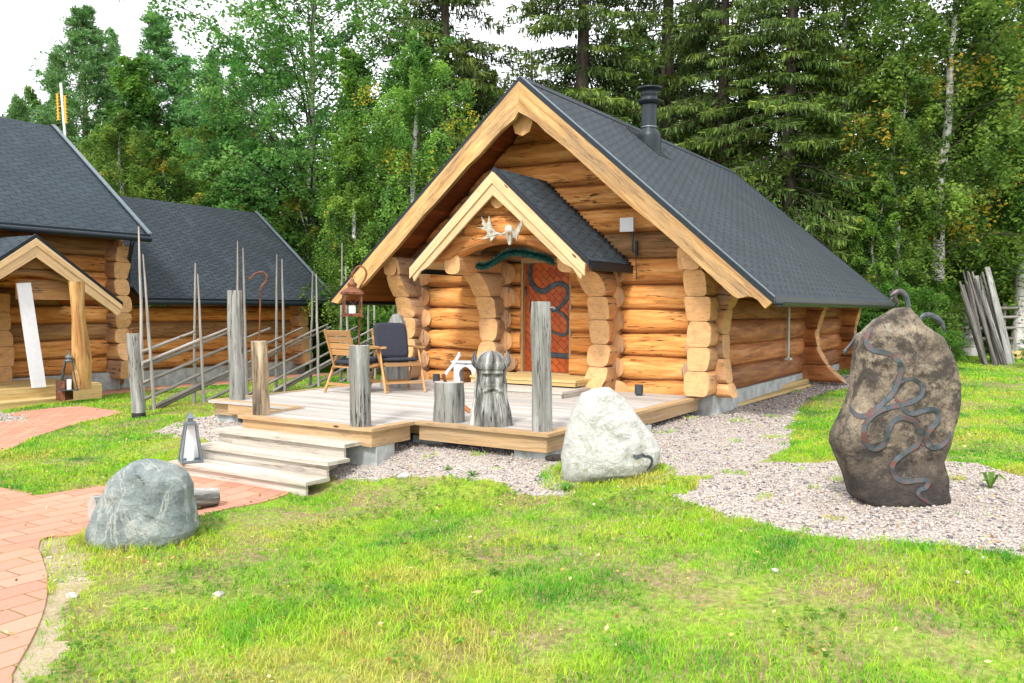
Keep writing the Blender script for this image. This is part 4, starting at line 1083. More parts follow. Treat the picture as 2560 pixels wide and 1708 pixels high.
# carved bearded head with a horned helmet
VB = atZ(1226, 1069, DZ)+Vector((0, .17, 0)); msc = (VB.y-.1)/F
vk = thing('carved_head', 'grey weathered wood carving of a bearded head in a horned helmet, on the deck', 'carving', VB, R_(8))
n, k = 120, 150; H = 190*msc
prof = [(0, .218), (.06, .212), (.2, .20), (.35, .172), (.5, .158), (.62, .152), (.70, .150), (.74, .152), (.765, .163), (.80, .166), (.835, .160), (.85, .150), (.90, .138), (.95, .11), (.985, .06), (1.0, .004)]
rows, uvs = [], []
def bumpf(x, z, cx, cz, wx, wz): return math.exp(-((x-cx)/wx)**2-((z-cz)/wz)**2)
for i in range(k+1):
    z = i/k; r0 = interp(z, prof); row = []; ur = []
    for j in range(n):
        th = 2*PI*j/n-PI/2; dx = math.cos(th); dy = math.sin(th)          # front is -Y
        a = math.atan2(dx, -dy)                                            # 0 at the front
        fr = 0
        if z < .76:
            fr += .040*bumpf(a, z, 0, .60, .14, .075)                     # nose
            fr += .018*bumpf(a, z, 0, .545, .22, .02)
            fr -= .040*(bumpf(a, z, .38, .665, .20, .030)+bumpf(a, z, -.38, .665, .20, .030))   # eye sockets
            fr += .014*(bumpf(a, z, .36, .655, .10, .014)+bumpf(a, z, -.36, .655, .10, .014))   # eyeballs
            fr += .022*(bumpf(a, z, .40, .705, .34, .016)+bumpf(a, z, -.40, .705, .34, .016))   # brows
            fr += .012*(bumpf(a, z, .55, .60, .22, .05)+bumpf(a, z, -.55, .60, .22, .05))       # cheeks
            fr += .028*(bumpf(a, z, .26, .515-.10*abs(a), .34, .022)+bumpf(a, z, -.26, .515-.10*abs(a), .34, .022))  # moustache
            fr -= .022*bumpf(a, z, 0, .480, .20, .012)                     # mouth
            if z < .50 or abs(a) > .8:
                q = a*11+2.2*mnoise.noise((z*4, a*2, 0))+z*3
                fr += .010*math.sin(q)+.012*mnoise.noise((a*7, z*5, 3))   # beard and hair locks
        if .765 < z < .84: fr += .004*math.sin(a*22)*(abs(z-.80) < .012)
        for c0_, dp_ in ((1.9, .02), (-1.3, .022), (2.7, .02), (-2.2, .02), (.95, .014)):
            fr -= dp_*math.exp(-((a-c0_-.2*mnoise.noise((z*4, c0_, 0)))/.05)**2)
        if z > .85: fr += .010*math.exp(-(dx/.12)**2)                      # helmet crest bands
        fr += .012*mnoise.noise((dx*2.5, dy*2.5, z*5))+.005*mnoise.noise((dx*11, dy*11, z*9))
        r = r0+fr; sq = 1 if z > .76 else 1+.05*math.cos(2*a)
        row.append(Vector((dx*r*sq, dy*r*.88, z*H))); ur.append((z*H, th*.17))
    rows.append(row); uvs.append(ur)
b = MB(); b.grid(rows, uvs, .62, 0, close=True); b.build('head_and_beard', M['carved'], vk)
for sg in (1, -1):
    b = MB(); P = smooth3([Vector((sg*.125, 0, .80*H)), Vector((sg*.160, 0, .83*H)), Vector((sg*.172, 0, .88*H)), Vector((sg*.168, 0, .94*H)), Vector((sg*.150, 0, 1.0*H))], 4)
    b.tube(P, [.046-.0026*i for i in range(len(P))], 16, rnd=.3, jit=.4); b.build('horn', M['carved'], vk)

# oval slab ----------------------------------------------------------
Sb = atZ(982, 970, DZ); msc = Sb.y/F/3.267
pts = [(600, 610), (610, 540), (640, 380), (650, 200), (660, 120), (690, 50), (715, 15), (745, 5), (775, 18), (805, 70), (825, 150), (832, 300), (840, 450), (850, 610)]
b = MB(); b.prism([Vector(((x-725)*msc, 0, (612-y)*msc)) for x, y in pts], (0, .10, 0), g=(0, 0, 1), rnd=.9)
o = b.build('standing_log_slab', M['grey'], None, Sb+Vector((0, .05, 0)), R_(-20)); tag(o, 'tall round topped slab of grey wood standing behind the cushioned chair', 'wood slab')
bm_ = o.modifiers.new('bevel', 'BEVEL'); bm_.width = .02; bm_.segments = 2

# folding armchairs ---------------------------------------------------
def chair(label, loc, rz, back_cushion):
    """faces -Y; origin on the floor at its centre"""
    t = thing('garden_chair', label, 'chair', loc, rz, 'folding wooden armchairs on the deck')
    b = MB()
    for k in range(5): b.box((0, -.20+k*.095, .40-.012*k), (.50, .075, .02), ax=0)
    b.box((0, -.245, .385), (.52, .025, .05), ax=0)
    for x in (-.25, .25): b.tube([(x, -.25, .385), (x, .24, .33)], .022, 4, sec=(1, .7, 4))
    b.build('seat', M['chair'], t)
    b = MB()
    for x in (-.235, .235): b.tube([(x, .20, .33), (x*1.0, .38, .86)], .022, 4, sec=(1, .7, 4))
    for k in range(4):
        u = .42+k*.165; y, z = .20+.18*u, .33+.53*u
        b.box((0, y-.016, z), (.50, .016, .075), ax=0, M=Matrix.Translation((0, y-.016, z)) @ Matrix.Rotation(R_(-18), 4, 'X') @ Matrix.Translation((0, -(y-.016), -z)))
    b.build('backrest', M['chair'], t)
    for sx in (-1, 1):
        x = sx*.285
        b = MB(); b.box((x, .0, .615), (.065, .50, .022), ax=1); b.build('armrest', M['chair'], t)
        b = MB(); b.tube([(x, -.33, 0), (x, -.08, .60)], .024, 4, sec=(1.1, .75, 4)); b.build('leg', M['chair'], t)
        b = MB(); b.tube([(x, .34, 0), (x, .06, .60)], .024, 4, sec=(1.1, .75, 4)); b.build('leg', M['chair'], t)
    b = MB(); b.box((0, -.27, .14), (.55, .02, .035), ax=0); b.box((0, .285, .12), (.55, .02, .035), ax=0); b.build('stretcher', M['chair'], t)
    def cush(c, d, an, name):
        b = MB(); nx = 10; rows = []; uv = []
        w_, h_, th = d
        for i in range(17):
            a = 2*PI*i/16; rows.append([]); uv.append([])
        # rounded pillow from superellipse layers
        rows = []; uv = []
        for i in range(9):
            v = -1+2*i/8; f = (1-abs(v)**4)**.25 if abs(v) < 1 else .0; f = max(f, .9) if abs(v) < 1 else .86
            row = []
            for j in range(28):
                th_ = 2*PI*j/28; ca, sa = math.cos(th_), math.sin(th_); e = 2/7
                row.append(Vector((math.copysign(abs(ca)**e, ca)*w_/2*f, math.copysign(abs(sa)**e, sa)*h_/2*f, v*th/2)))
            rows.append(row); uv.append([(j*.05, i*.02) for j in range(28)])
        Mx = Matrix.Translation(c) @ Matrix.Rotation(an, 4, 'X')
        rows = [[Mx @ p for p in r] for r in rows]; b.grid(rows, uv, .5, close=True)
        for r_, fl in ((rows[0], 1), (rows[-1], 0)):
            q = r_[::-1] if fl else r_; b.face(q, [(p.x, p.y) for p in q], .5)
        b.build(name, M['cushion'], t)
    cush((0, -.01, .435), (.49, .50, .055), R_(-5), 'seat_cushion')
    if back_cushion: cush((0, .245, .70), (.49, .52, .055), R_(71), 'back_cushion')
    return t
c2 = atZ(1000, 978, DZ)
cr = chair('wooden armchair with a dark back cushion, the right one of the pair on the deck', Vector((-1.60, 12.0, DZ)), R_(28), True)
cl = chair('wooden armchair with bare slatted back and dark seat cushion, next to the pole fence', Vector((-2.12, 11.82, DZ)), R_(142), False)

# moose skull, garland, antenna box ------------------------------------
sk = thingST('moose_skull', 'bleached moose skull with palmate antlers on the porch gable', 'skull', -2.2, -1.3, 2.85)
tt = -1.33
def zz5(L, t=tt): return [atT(*zq(x, y, z5r), t) for x, y in L]
AL = [(1300, 1238), (1250, 1225), (1225, 1195), (1215, 1155), (1205, 1112), (1198, 1150), (1188, 1168), (1172, 1145), (1155, 1118), (1163, 1155), (1158, 1172), (1175, 1192), (1125, 1195), (1165, 1207), (1192, 1222), (1195, 1240), (1180, 1262), (1150, 1283), (1190, 1272), (1215, 1266), (1214, 1293), (1235, 1275), (1255, 1252), (1300, 1250)]
AR = [(1362, 1215), (1400, 1220), (1425, 1195), (1445, 1165), (1462, 1142), (1462, 1180), (1448, 1215), (1432, 1245), (1424, 1265), (1418, 1293), (1410, 1270), (1392, 1266), (1370, 1286), (1385, 1252), (1365, 1235)]
for L_ in (AL, AR):
    P = zz5(L_); cxm = sum(P, Vector())/len(P)
    P = [Vector((p.x, p.y-.25*abs(p.x+2.235)**1.5, p.z)) for p in P]
    b = MB(); n_ = len(P)
    import mathutils.geometry as mg
    tri = mg.tessellate_polygon([[Vector((p.x, p.z, 0)) for p in P]])
    for f in tri:
        q = [P[i] for i in f]
        if (q[1]-q[0]).cross(q[2]-q[0]).y > 0: q.reverse()
        b.face(q, [(p.x, p.z) for p in q], .5); q2 = [p+Vector((0, .018, 0)) for p in q[::-1]]; b.face(q2, [(p.x, p.z) for p in q2], .5)
    for i in range(n_):
        a, c = P[i], P[(i+1) % n_]; b.face([a, c, c+Vector((0, .018, 0)), a+Vector((0, .018, 0))], [(0, 0)]*4, .5)
    bST(b, 'antler', M['bone'], sk)
P = zz5([(1335, 1185), (1342, 1200), (1346, 1230), (1348, 1260), (1350, 1290), (1352, 1318)], -1.36)
b = MB(); b.tube(P, [.035, .058, .062, .05, .034, .018], 14, rnd=.5, jit=.25, sec=(1, .8, 2.5)); b.tube(zz5([(1300, 1243), (1345, 1225), (1390, 1240)], -1.34), [.018, .022, .018], 8)
bST(b, 'skull', M['bone'], sk)
b = MB()
for x in (1340, 1360): b.tube([atT(*zq(x, y, z5r), -1.42) for y in (1225, 1245)], [.014, .014], 8)
bST(b, 'eye_sockets', M['logold'], sk)
gv, gf, gr = [], [], []
path = smooth3([atT(*zq(x, y, z2r), pt+.10) for x, y in ((1185, 188), (1240, 195), (1290, 175), (1330, 150), (1380, 112), (1440, 92), (1510, 88), (1570, 98), (1640, 115), (1700, 130), (1760, 165))], 8)
for i in range(len(path)-1):
    for _ in range(90):
        p = path[i].lerp(path[i+1], rng.random()); d = Vector(rng.normal(size=3)); d.z -= .5; d.normalize(); L = .035+.04*rng.random(); sd_ = d.cross(Vector((0, 0, 1))).normalized()*.005
        k = len(gv); gv += [p-sd_, p+sd_, p+d*L+sd_*.4, p+d*L-sd_*.4]; gf.append((k, k+1, k+2, k+3)); gr.append(rng.random())
o = mesh_np('garland', [tuple(v) for v in gv], gf, M['garland'], gr); o.location = W(0, 0); o.rotation_euler[2] = -YAW; tag(o, 'teal tinsel like conifer garland under the arched porch beam', 'garland')
ab = thingST('wall_antenna', 'white square antenna box on a black bracket on the gable logs', 'antenna', -1, -.15, 2.9)
c = atT(*zq(2190, 1175, z5r), -.2); b = MB(); b.box((c.x, -.2, c.z), (.20, .05, .19), rnd=.5); bST(b, 'box', M['white'], ab)
b = MB(); b.tube([(c.x+.07, -.17, c.z-.10), (c.x+.07, -.17, c.z-.36), (c.x+.07, -.0, c.z-.38)], .014, 8); b.box((c.x+.07, -.04, c.z-.32), (.03, .05, .22)); b.tube([(c.x+.07, -.06, c.z-.4), (c.x+.08, -.05, c.z-.75)], .006, 6); bST(b, 'bracket', M['cup'], ab)
# timber left on the gravel along the cabin
for i, (a, c_, zz_, lb) in enumerate((((1826, 1012), (2014, 961), .0, 'long yellow board lying on the gravel, the upper one beside the foundation'), ((1836, 1018), (2019, 968), .0, 'long yellow board lying on the gravel, the outer one beside the foundation'))):
    P0_, P1_ = G(*a), G(*c_); d = P1_-P0_; b = MB(); b.box((d.length/2, 0, 0), (d.length, .11, .045), ax=0)
    b.box((d.length/2+.03, .004, .0465), (d.length, .10, .045), ax=0) if i == 0 else None
    o = b.build('timber_board', M['yellow'], None, P0_+Vector((0, 0, .035)), math.atan2(d.y, d.x)); tag(o, lb, 'board', 'boards beside the foundation'); o.rotation_euler[1] = -math.atan2(d.z, math.hypot(d.x, d.y))

# boulders and the standing stone ----------------------------------------
def stone(name, label, outline, Y, depth, mat, cat, e=2.6, yaw=0., amp=.03, fscale=2.2, sink=.12, ridge=0., shift=0., taper=None):
    P = [atY(x, y, Y+depth*.22) for x, y in outline]; zs_ = [p.z for p in P]; z0, z1 = min(zs_), max(zs_); x0_ = sum(p.x for p in P)/len(P)
    def span(z):
        xs_ = []
        for i in range(len(P)):
            a, c = P[i], P[(i+1) % len(P)]
            if (a.z-z)*(c.z-z) <= 0 and a.z != c.z: xs_.append(a.x+(c.x-a.x)*(z-a.z)/(c.z-a.z))
        return (min(xs_), max(xs_)) if xs_ else None
    base = Vector((x0_, Y+depth*.30, z0)); K, N = 110, 170; rows, uvs = [], []
    H = z1-z0
    for i in range(-6, K+1):
        u = max(0, i/K); u2 = 1-(1-u)**1.25 if u > 0 else 0
        z = z0+H*(u2*.998+.0005); sp_ = span(z); c = (sp_[0]+sp_[1])/2; hw = (sp_[1]-sp_[0])/2
        wide = max((span(z0+H*q)[1]-span(z0+H*q)[0])/2 for q in (.15, .3, .45, .6))
        dd = depth/2*min(1, (hw/wide)**.6)
        if taper: dd *= taper(u2)
        zz_ = z+(i/6*sink if i < 0 else 0)
        row = []
        for j in range(N):
            th = 2*PI*j/N; ca, sa = math.cos(th), math.sin(th); ex = 2/e
            x = math.copysign(abs(ca)**ex, ca)*hw; y = math.copysign(abs(sa)**ex, sa)*dd
            row.append(Vector((c-x0_+x, y+ridge*x, zz_-z0)))
        rows.append(row); uvs.append([(0, 0)]*N)
    # chisel the surface with facet-like noise, keeping the outline from the photograph
    for i, row in enumerate(rows):
        cx_ = sum(p.x for p in row)/N
        for j, p in enumerate(row):
            q = p*fscale
            f = mnoise.voronoi(q+Vector((shift, 0, 0)))[0]; fac = (f[1]-f[0])
            nn = mnoise.fractal(q*1.4+Vector((0, shift, 0)), .9, 2.1, 5)
            d = Vector((p.x-cx_, p.y, 0)); L = d.length or 1; d.x *= .16
            face = abs(p.y)/(L) 
            n3 = mnoise.fractal(q*4.5+Vector((0, 0, shift)), .8, 2.2, 4)
            vc = mnoise.voronoi(q*.8+Vector((shift, shift, 0)))[1][0]; hn = Vector(mnoise.cell_vector(vc*37.7)) if False else Vector((mnoise.noise(vc*9.1), mnoise.noise(vc*9.1+Vector((5, 0, 0))), mnoise.noise(vc*9.1+Vector((0, 7, 0)))))
            fct = (q*.8+Vector((shift, shift, 0))-vc).dot(hn)
            amt = amp*(nn*.9+min(fac, .5)*1.5-.3)*(.15+.85*face)+amp*.25*n3+amp*1.3*fct*(.3+.7*face)
            row[j] = p+d/L*amt+Vector((0, 0, .0))
    b = MB(); b.grid(rows, uvs, .5, close=True); q = rows[-1]; b.face(q, [(0, 0)]*N)
    o = b.build(name, mat, None, base, 0); tag(o, label, cat); return o
D_ = 1.08936
GB = [zq(x, y, (0, 980, 3.016)) for x, y in ((1080, 517), (1180, 540), (1280, 580), (1370, 640), (1410, 720), (1415, 830), (1440, 910), (1455, 1040), (1400, 1130), (1300, 1170), (1150, 1195), (1000, 1200), (830, 1215), (700, 1205), (668, 1130), (675, 1000), (720, 900), (770, 790), (830, 660), (900, 590), (980, 535))]
gbY = G(355, 1366).y
stone('grey_boulder', 'large blue grey boulder with pale veins beside the brick path', GB, gbY, .62, M['rock_grey'], 'boulder', e=2.5, amp=.036, fscale=2.4, shift=4)
WB = [(x*D_, y*D_) for x, y in ((1372, 892), (1400, 890), (1435, 915), (1465, 955), (1500, 1000), (1517, 1032), (1515, 1058), (1495, 1082), (1440, 1096), (1390, 1106), (1340, 1118), (1310, 1122), (1292, 1105), (1288, 1050), (1300, 990), (1315, 940), (1335, 905))]
wbY = G(1450, 1208).y
stone('white_boulder', 'pale sunlit granite boulder in front of the deck corner, with an iron claw on it', WB, wbY, .62, M['rock_white'], 'boulder', e=2.3, amp=.034, fscale=1.7, shift=9)
RS = [zq(x, y, z6r) for x, y in ((590, 170), (625, 164), (665, 170), (700, 212), (740, 270), (800, 312), (850, 345), (890, 420), (910, 455), (930, 520), (955, 640), (952, 740), (940, 810), (915, 900), (890, 990), (850, 1090), (862, 1140), (878, 1190), (885, 1280), (903, 1365), (800, 1372), (700, 1382), (560, 1360), (480, 1345), (380, 1345), (320, 1305), (285, 1180), (235, 1060), (205, 990), (212, 930), (260, 830), (300, 745), (330, 640), (345, 500), (365, 350), (440, 270), (520, 212))]
rsY = G(2260, 1262).y
rs = stone('standing_stone', 'tall brown standing stone with iron serpents set in the gravel', RS, rsY, .40, M['rock_rune'], 'standing stone', e=6, amp=.034, fscale=2.0, shift=2, ridge=.10, sink=.2)
bpy.context.view_layer.update()
def bvh(o):
    mw = o.matrix_world; return BVHTree.FromPolygons([mw @ v.co for v in o.data.vertices], [tuple(p.vertices) for p in o.data.polygons])
def iron_on(o, tree, px, reg, wid, name, root, dz=.004):
    Q = smooth3([Vector((*zq(x, y, reg), 0)) for x, y in px], 7); pts, nr = [], []
    last = None
    for q in Q:
        d = ray(q.x, q.y).normalized(); hit = tree.ray_cast(O, d)
        if hit[0] is None:
            if last is None: continue
            pt_ = O+d*((last[0]-O).length); nn = last[1]
        else: pt_, nn = hit[0], hit[1]
        if nn.dot(d) > 0: nn = -nn
        nn = (nn*.4-d*.6).normalized(); last = (pt_, nn)
        pts.append(pt_); nr.append(nn)
    # keep the strap stiff: smooth depth along it
    for _ in range(3): pts = [pts[0]]+[(pts[i-1]+pts[i]*2+pts[i+1])/4 for i in range(1, len(pts)-1)]+[pts[-1]]
    pts = [p+n_*dz for p, n_ in zip(pts, nr)]
    n_ = len(pts); ws = [wid*1.15*min(1, .35+2.2*min(i, n_-1-i)/n_*2) for i in range(n_)]
    b = MB(); b.ribbon([p-root.location for p in pts], nr, ws, .0045); return b
T_ = bvh(rs)
sr = thing('iron_serpent', 'forged iron serpents and dragon winding over and behind the brown standing stone', 'iron sculpture', atY(2260, 1262, rsY))
for px, wd in (
    ([(440, 283), (412, 330), (402, 380), (430, 418), (480, 435), (530, 445), (580, 475), (608, 520), (605, 570), (580, 640), (545, 700), (480, 760), (420, 812), (360, 822), (315, 790), (300, 750)], .037),
    ([(570, 670), (595, 630), (640, 602), (690, 600), (735, 640), (735, 690), (690, 730), (620, 752), (560, 765), (490, 785), (435, 820), (395, 870), (385, 930), (400, 990), (440, 1020), (490, 1005), (520, 960), (540, 890), (570, 845), (620, 832), (680, 850), (715, 895), (722, 950), (700, 1000), (650, 1030), (600, 1065), (562, 1105), (555, 1150), (580, 1195), (630, 1218), (700, 1210), (750, 1208), (770, 1225), (755, 1255), (720, 1268), (712, 1295), (745, 1325), (790, 1352), (830, 1364)], .035),
    ([(565, 690), (590, 740), (625, 785), (680, 808), (740, 790), (800, 780), (830, 805), (828, 850), (790, 895), (765, 940), (768, 990), (800, 1012), (850, 1000), (890, 965), (908, 915)], .035)):
    b = iron_on(rs, T_, px, z6r, wd, 's', sr); b.build('serpent_band', M['iron'], sr)
def free_iron(px, rads, name, Y, reg=z6r, mat='ironblue', k=5):
    P = smooth3([atY(*zq(x, y, reg), Y)-sr.location for x, y in px], k); n_ = len(P); rr = [interp(i/(n_-1), [(j/(len(rads)-1), r) for j, r in enumerate(rads)]) for i in range(n_)]
    b = MB(); b.tube(P, rr, 10, sec=(.5, 1.1, 2.5), up=(0, 1, 0)); return b
Yb = rsY+.33
b = free_iron([(655, 185), (650, 140), (635, 95), (610, 70), (585, 72), (562, 90)], [.015, .018, .019, .018, .016], 'n', Yb)
hd = b.build('dragon_neck', M['iron'], sr)
b = MB()
for px, rr in (([(590, 70), (565, 85), (545, 98)], [.022, .024, .010]), ([(575, 92), (572, 115), (582, 138)], [.018, .014, .006]), ([(560, 88), (548, 75), (540, 68)], [.008, .006, .002]), ([(572, 78), (560, 62), (556, 56)], [.009, .006, .002]), ([(565, 100), (552, 115), (546, 130)], [.012, .010, .004]), ([(580, 110), (592, 135), (596, 158)], [.010, .007, .003])):
    P = [atY(*zq(x, y, z6r), Yb)-sr.location for x, y in px]; b.tube(P, rr, 8, sec=(1, .8, 2.2))
b.build('dragon_head', M['iron'], sr)
b = free_iron([(725, 262), (735, 225), (765, 210), (805, 218), (840, 245), (862, 280), (872, 320)], [.014, .016, .018, .020, .019, .015, .004], 'n', Yb); b.build('dragon_tail', M['ironblue'], sr)
b = free_iron([(430, 285), (440, 258), (465, 243), (495, 240)], [.016, .018, .018, .014], 'n', Yb); b.build('dragon_back', M['ironblue'], sr)
b = free_iron([(420, 315), (375, 325), (345, 342), (325, 372), (300, 400), (275, 428)], [.014, .018, .022, .018, .013, .016], 'n', Yb)
for ex, ey in ((255, 425), (258, 440), (272, 455), (285, 445)):
    P = [atY(*zq(x, y, z6r), Yb)-sr.location for x, y in ((278, 428), ((278+ex)/2-2, (428+ey)/2+4), (ex, ey))]; b.tube(P, [.010, .008, .003], 6)
b.build('dragon_claw', M['iron'], sr)
b = free_iron([(240, 1055), (262, 1110), (290, 1155), (300, 1220), (318, 1300)], [.018, .02, .022, .02, .018], 'n', rsY+.14); b.build('serpent_band', M['ironblue'], sr)
WT = bvh(bpy.data.objects['white_boulder'])
cw = thing('iron_claw', 'blackened iron claw strap gripping the right shoulder of the pale boulder', 'iron strap', atY(1620, 1180, wbY))
z4r2 = (1000, 1050, 2.9375)
for px, wd in (([(1785, 268), (1830, 270), (1850, 300), (1835, 345), (1800, 385), (1780, 400)], .022), ([(1712, 262), (1740, 270), (1775, 258), (1800, 268)], .022), ([(1722, 278), (1745, 278), (1770, 266)], .016), ([(1775, 245), (1780, 255), (1785, 268)], .016)):
    b = iron_on(None, WT, px, z4r2, wd, 's', cw); b.build('claw_strap', M['ironblue'], cw)
# log lying behind the grey boulder
L0, L1 = G(212, 1325), G(524, 1278); L0 = L0+Vector((0, .12, 0)); L1 = L1+Vector((0, .16, 0))
P = [Vector((L0.x, L0.y, L0.z+.12)), Vector(((L0.x+L1.x)/2, (L0.y+L1.y)/2, .11)), Vector((L1.x, L1.y, L1.z+.085))]
b = MB(); b.tube([p-P[0] for p in [P[0], P[0].lerp(P[1], .5), P[1], P[1].lerp(P[2], .5), P[2]]], [.115, .11, .10, .095, .085], 18, rnd=.3, endmat=1, jit=.12); o = b.build('fallen_log', [M['carved'], M['greyend']], None, P[0]); tag(o, 'weathered log lying on the ground behind the blue grey boulder', 'log')
# loose stones by the deck
for i, (x, y, r, lb) in enumerate(((1392, 1150, .07, 'brownish stone between the deck block and the pale boulder'), (545, 1490, .032, 'flat whitish stone on the lawn edge near the brick path'), (180, 1492, .032, 'whitish stone on the sandy strip along the curved path'), (1010, 1178, .05, 'pale stone half sunk in grass below the deck'), (1938, 1428, .02, 'small white stone in the middle of the lawn'))):
    p = G(x, y); rows = []
    for a in range(9):
        ph = PI*a/8; rows.append([Vector((r*1.5*math.sin(ph)*math.cos(q), r*math.sin(ph)*math.sin(q), r*.6*math.cos(ph)))*(1+.25*mnoise.noise((math.sin(ph)*math.cos(q)*1.5+i*7, math.sin(ph)*math.sin(q)*1.5, math.cos(ph)*1.5))) for q in [2*PI*k/14 for k in range(14)]])
    b = MB(); b.grid(rows, [[(0, 0)]*14]*9, .5, close=True, flip=True); o = b.build('loose_stone', M['rock_pale' if i else 'rock_rune'], None, p+Vector((0, 0, r*.2)), i*1.3); tag(o, lb, 'stone', 'loose stones')

# ------------------------------------------------------------------ lodge on the left and its lower wing
def gable_roof(root, s_e, s_r, z_e, z_r, t0, t1, name, mat, s_b=None, zb=None):
    rf = MB(); L = math.hypot(s_e-s_r, z_r-z_e); s_b = s_b or 2*s_r-s_e
    for sa, sg in ((s_e, 1), (s_b, -1)):
        rows, uvs = [], []
        for i in range(9):
            u = i/8; rows.append([Vector((s_r+(sa-s_r)*u, t0+(t1-t0)*j/12, z_r+(z_e-z_r)*u)) for j in range(13)]); uvs.append([(t0+(t1-t0)*j/12, L*(1-u)) for j in range(13)])
        rf.grid(rows, uvs, .5, flip=sg < 0)
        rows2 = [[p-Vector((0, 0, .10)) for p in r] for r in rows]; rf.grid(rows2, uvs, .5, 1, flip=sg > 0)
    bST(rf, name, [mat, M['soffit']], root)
    b = MB()
    for sa, sg in ((s_e, 1), (s_b, -1)):
        for t_ in (t0-.03, t1):
            b.prism([(s_r, t_, z_r+.03), (sa+sg*.02, t_, z_e+.03), (sa+sg*.02, t_, z_e-.09), (s_r, t_, z_r-.09)], (0, .03, 0))
            b.prism([(s_r, t_-.05 if t_ > t0 else t_, z_r+.032), (sa+sg*.02, t_-.05 if t_ > t0 else t_, z_e+.032), (sa+sg*.02, t_-.05 if t_ > t0 else t_, z_e+.02), (s_r, t_-.05 if t_ > t0 else t_, z_r+.02)], (0, .08, 0))
        b.box((sa+sg*.01, (t0+t1)/2, z_e-.03), (.02, t1-t0, .10)); b.tube([(sa+sg*.07, t0, z_e-.08), (sa+sg*.07, t1, z_e-.08)], .055, 10)
    bST(b, 'roof_edge', M['metal_dark'], root)
    b = MB(); b.prism([(s_r, t1-.03, z_r+.05), (s_e+.03, t1-.03, z_e+.05), (s_e+.03, t1-.03, z_e+.02), (s_r, t1-.03, z_r+.02)], (0, .09, 0), g=(1, 0, -1)); bST(b, 'rake_sheen_strip', M['rake_sheen'], root)  # light caught by this rake edge, painted as a paler strip
SB2 = [.10]+[.36+.335*i for i in range(9)]
def log_run(root, sc, t0, t1, zs, name, seed, r_=1.05, mat='logside'):
    mb = MB()
    for i in range(len(zs)-1):
        zc = (zs[i]+zs[i+1])/2; logline(mb, (sc, t0, zc), (sc, t1, zc), (zs[i+1]-zs[i])/2*r_, seed+i, taper=.12*(-1)**i, n=14, mat=(1 if i in (0, 3, 5, 8) else 0), rnd=random.random())
    bST(mb, name, [M[mat], M['logold']], root)
lo_ = thingST('log_lodge', 'large log lodge with dark shingled roof at the left edge', 'building', -13, -4, .1)
log_run(lo_, -12.07, -9.5, -.3, SB2, 'log_wall', 200, mat='log')
b = MB()
for i in range(8): logline(b, (-17.2, -.45, .5+i*.335), (-11.9, -.45, .5+i*.335), .175, 260+i)
b.prism([(-17.5, -.45, 3.1), (-11.6, -.45, 3.1), (-14.5, -.45, 5.45)], (0, .12, 0), g=(1, 0, 0)); bST(b, 'gable_wall', M['log'], lo_)
def cabwrap(root):
    global cab; cab = root
zs_lo = [.26, .62, .97, 1.26, 1.58, 1.92, 2.25, 2.58, 2.9]
_c = cab
cabwrap(lo_)
PL1 = [(.2, .52), (.6, .60), (.85, .42), (1.2, .34), (1.5, .44), (1.9, .40), (2.3, .36), (2.6, .44), (3, .5)]
stub_stack(-.55, PL1, 'corner_log_end', top=3, zs=zs_lo, direction='s', base=-12.0, back=.2, w=.17)
stub_stack(-2.86, [(.2, .3), (.5, .34), (.9, .40), (1.3, .32), (1.7, .26), (2.2, .2)], 'partition_log_end', top=2.0, zs=zs_lo, direction='s', base=-12.0, back=.2, w=.17)
gable_roof(lo_, -11.2, -14.5, 3.12, 5.63, -9.5, -.24, 'roof', M['shingle2'])
b = MB(); P = smooth3([Up_ for Up_ in [Vector((-11.15, -.62, 3.0)), Vector((-11.2, -.62, 2.86)), Vector((-11.6, -.40, 2.62)), Vector((-11.72, -.34, 2.50)), Vector((-11.72, -.34, 2.2)), Vector((-11.66, -.30, 2.08))]], 5); b.tube(P, .042, 12); bST(b, 'downpipe', M['metal_dark'], lo_)
b = MB(); b.box((-12.0, -5, .12), (.4, 9, .5), rnd=.4); bST(b, 'foundation', M['concrete'], lo_)
# lodge porch
cabwrap(lo_)
pS, aT, aZ, hwT, eZ = -10.1, -3.14, 2.87, 1.53, 1.78
kk = (aZ-eZ)/hwT
b = MB()
for sg in (1, -1):
    rows, uvs = [], []
    for i in range(7):
        u = i/6; rows.append([Vector((pS-1.9*j/8, aT+sg*hwT*u, aZ-(aZ-eZ)*u)) for j in range(9)]); uvs.append([(1.9*j/8, 1.9*(1-u)) for j in range(9)])
    b.grid(rows, uvs, .5, 0, flip=sg < 0); b.grid([[p-Vector((0, 0, .05)) for p in r] for r in rows], uvs, .5, 1, flip=sg > 0)
    e = aT+sg*(hwT+.02)
    b.box((pS-.95, e, eZ-.03), (1.9, .02, .09))
bST(b, 'porch_roof', [M['shingle2'], M['soffit']], lo_)
b = MB()
for sg in (1, -1):
    e = aT+sg*(hwT+.03); b.prism([(pS, aT, aZ+.02), (pS, e, eZ), (pS, e, eZ-.06), (pS, aT, aZ-.055)], (.04, 0, 0))
bST(b, 'porch_roof_edge', M['metal_dark'], lo_)
for sg in (1, -1):
    b = MB(); e = hwT
    b.prism([(pS, aT, aZ-.055), (pS, aT+sg*e, eZ-.055), (pS, aT+sg*(e-.02), eZ-.20), (pS, aT+sg*(e-.10), eZ-.235), (pS, aT+sg*(e-.2), eZ-.15), (pS, aT, aZ-.36)], (.035, 0, 0), g=(0, sg, -kk), rnd=.6)
    b.prism([(pS+.036, aT, aZ-.05), (pS+.036, aT+sg*e, eZ-.05), (pS+.036, aT+sg*e, eZ-.14), (pS+.036, aT, aZ-.17)], (.02, 0, 0), g=(0, sg, -kk), rnd=.9)
    bST(b, 'porch_barge_board', M['trim'], lo_)
b = MB(); rows, uvs = [], []
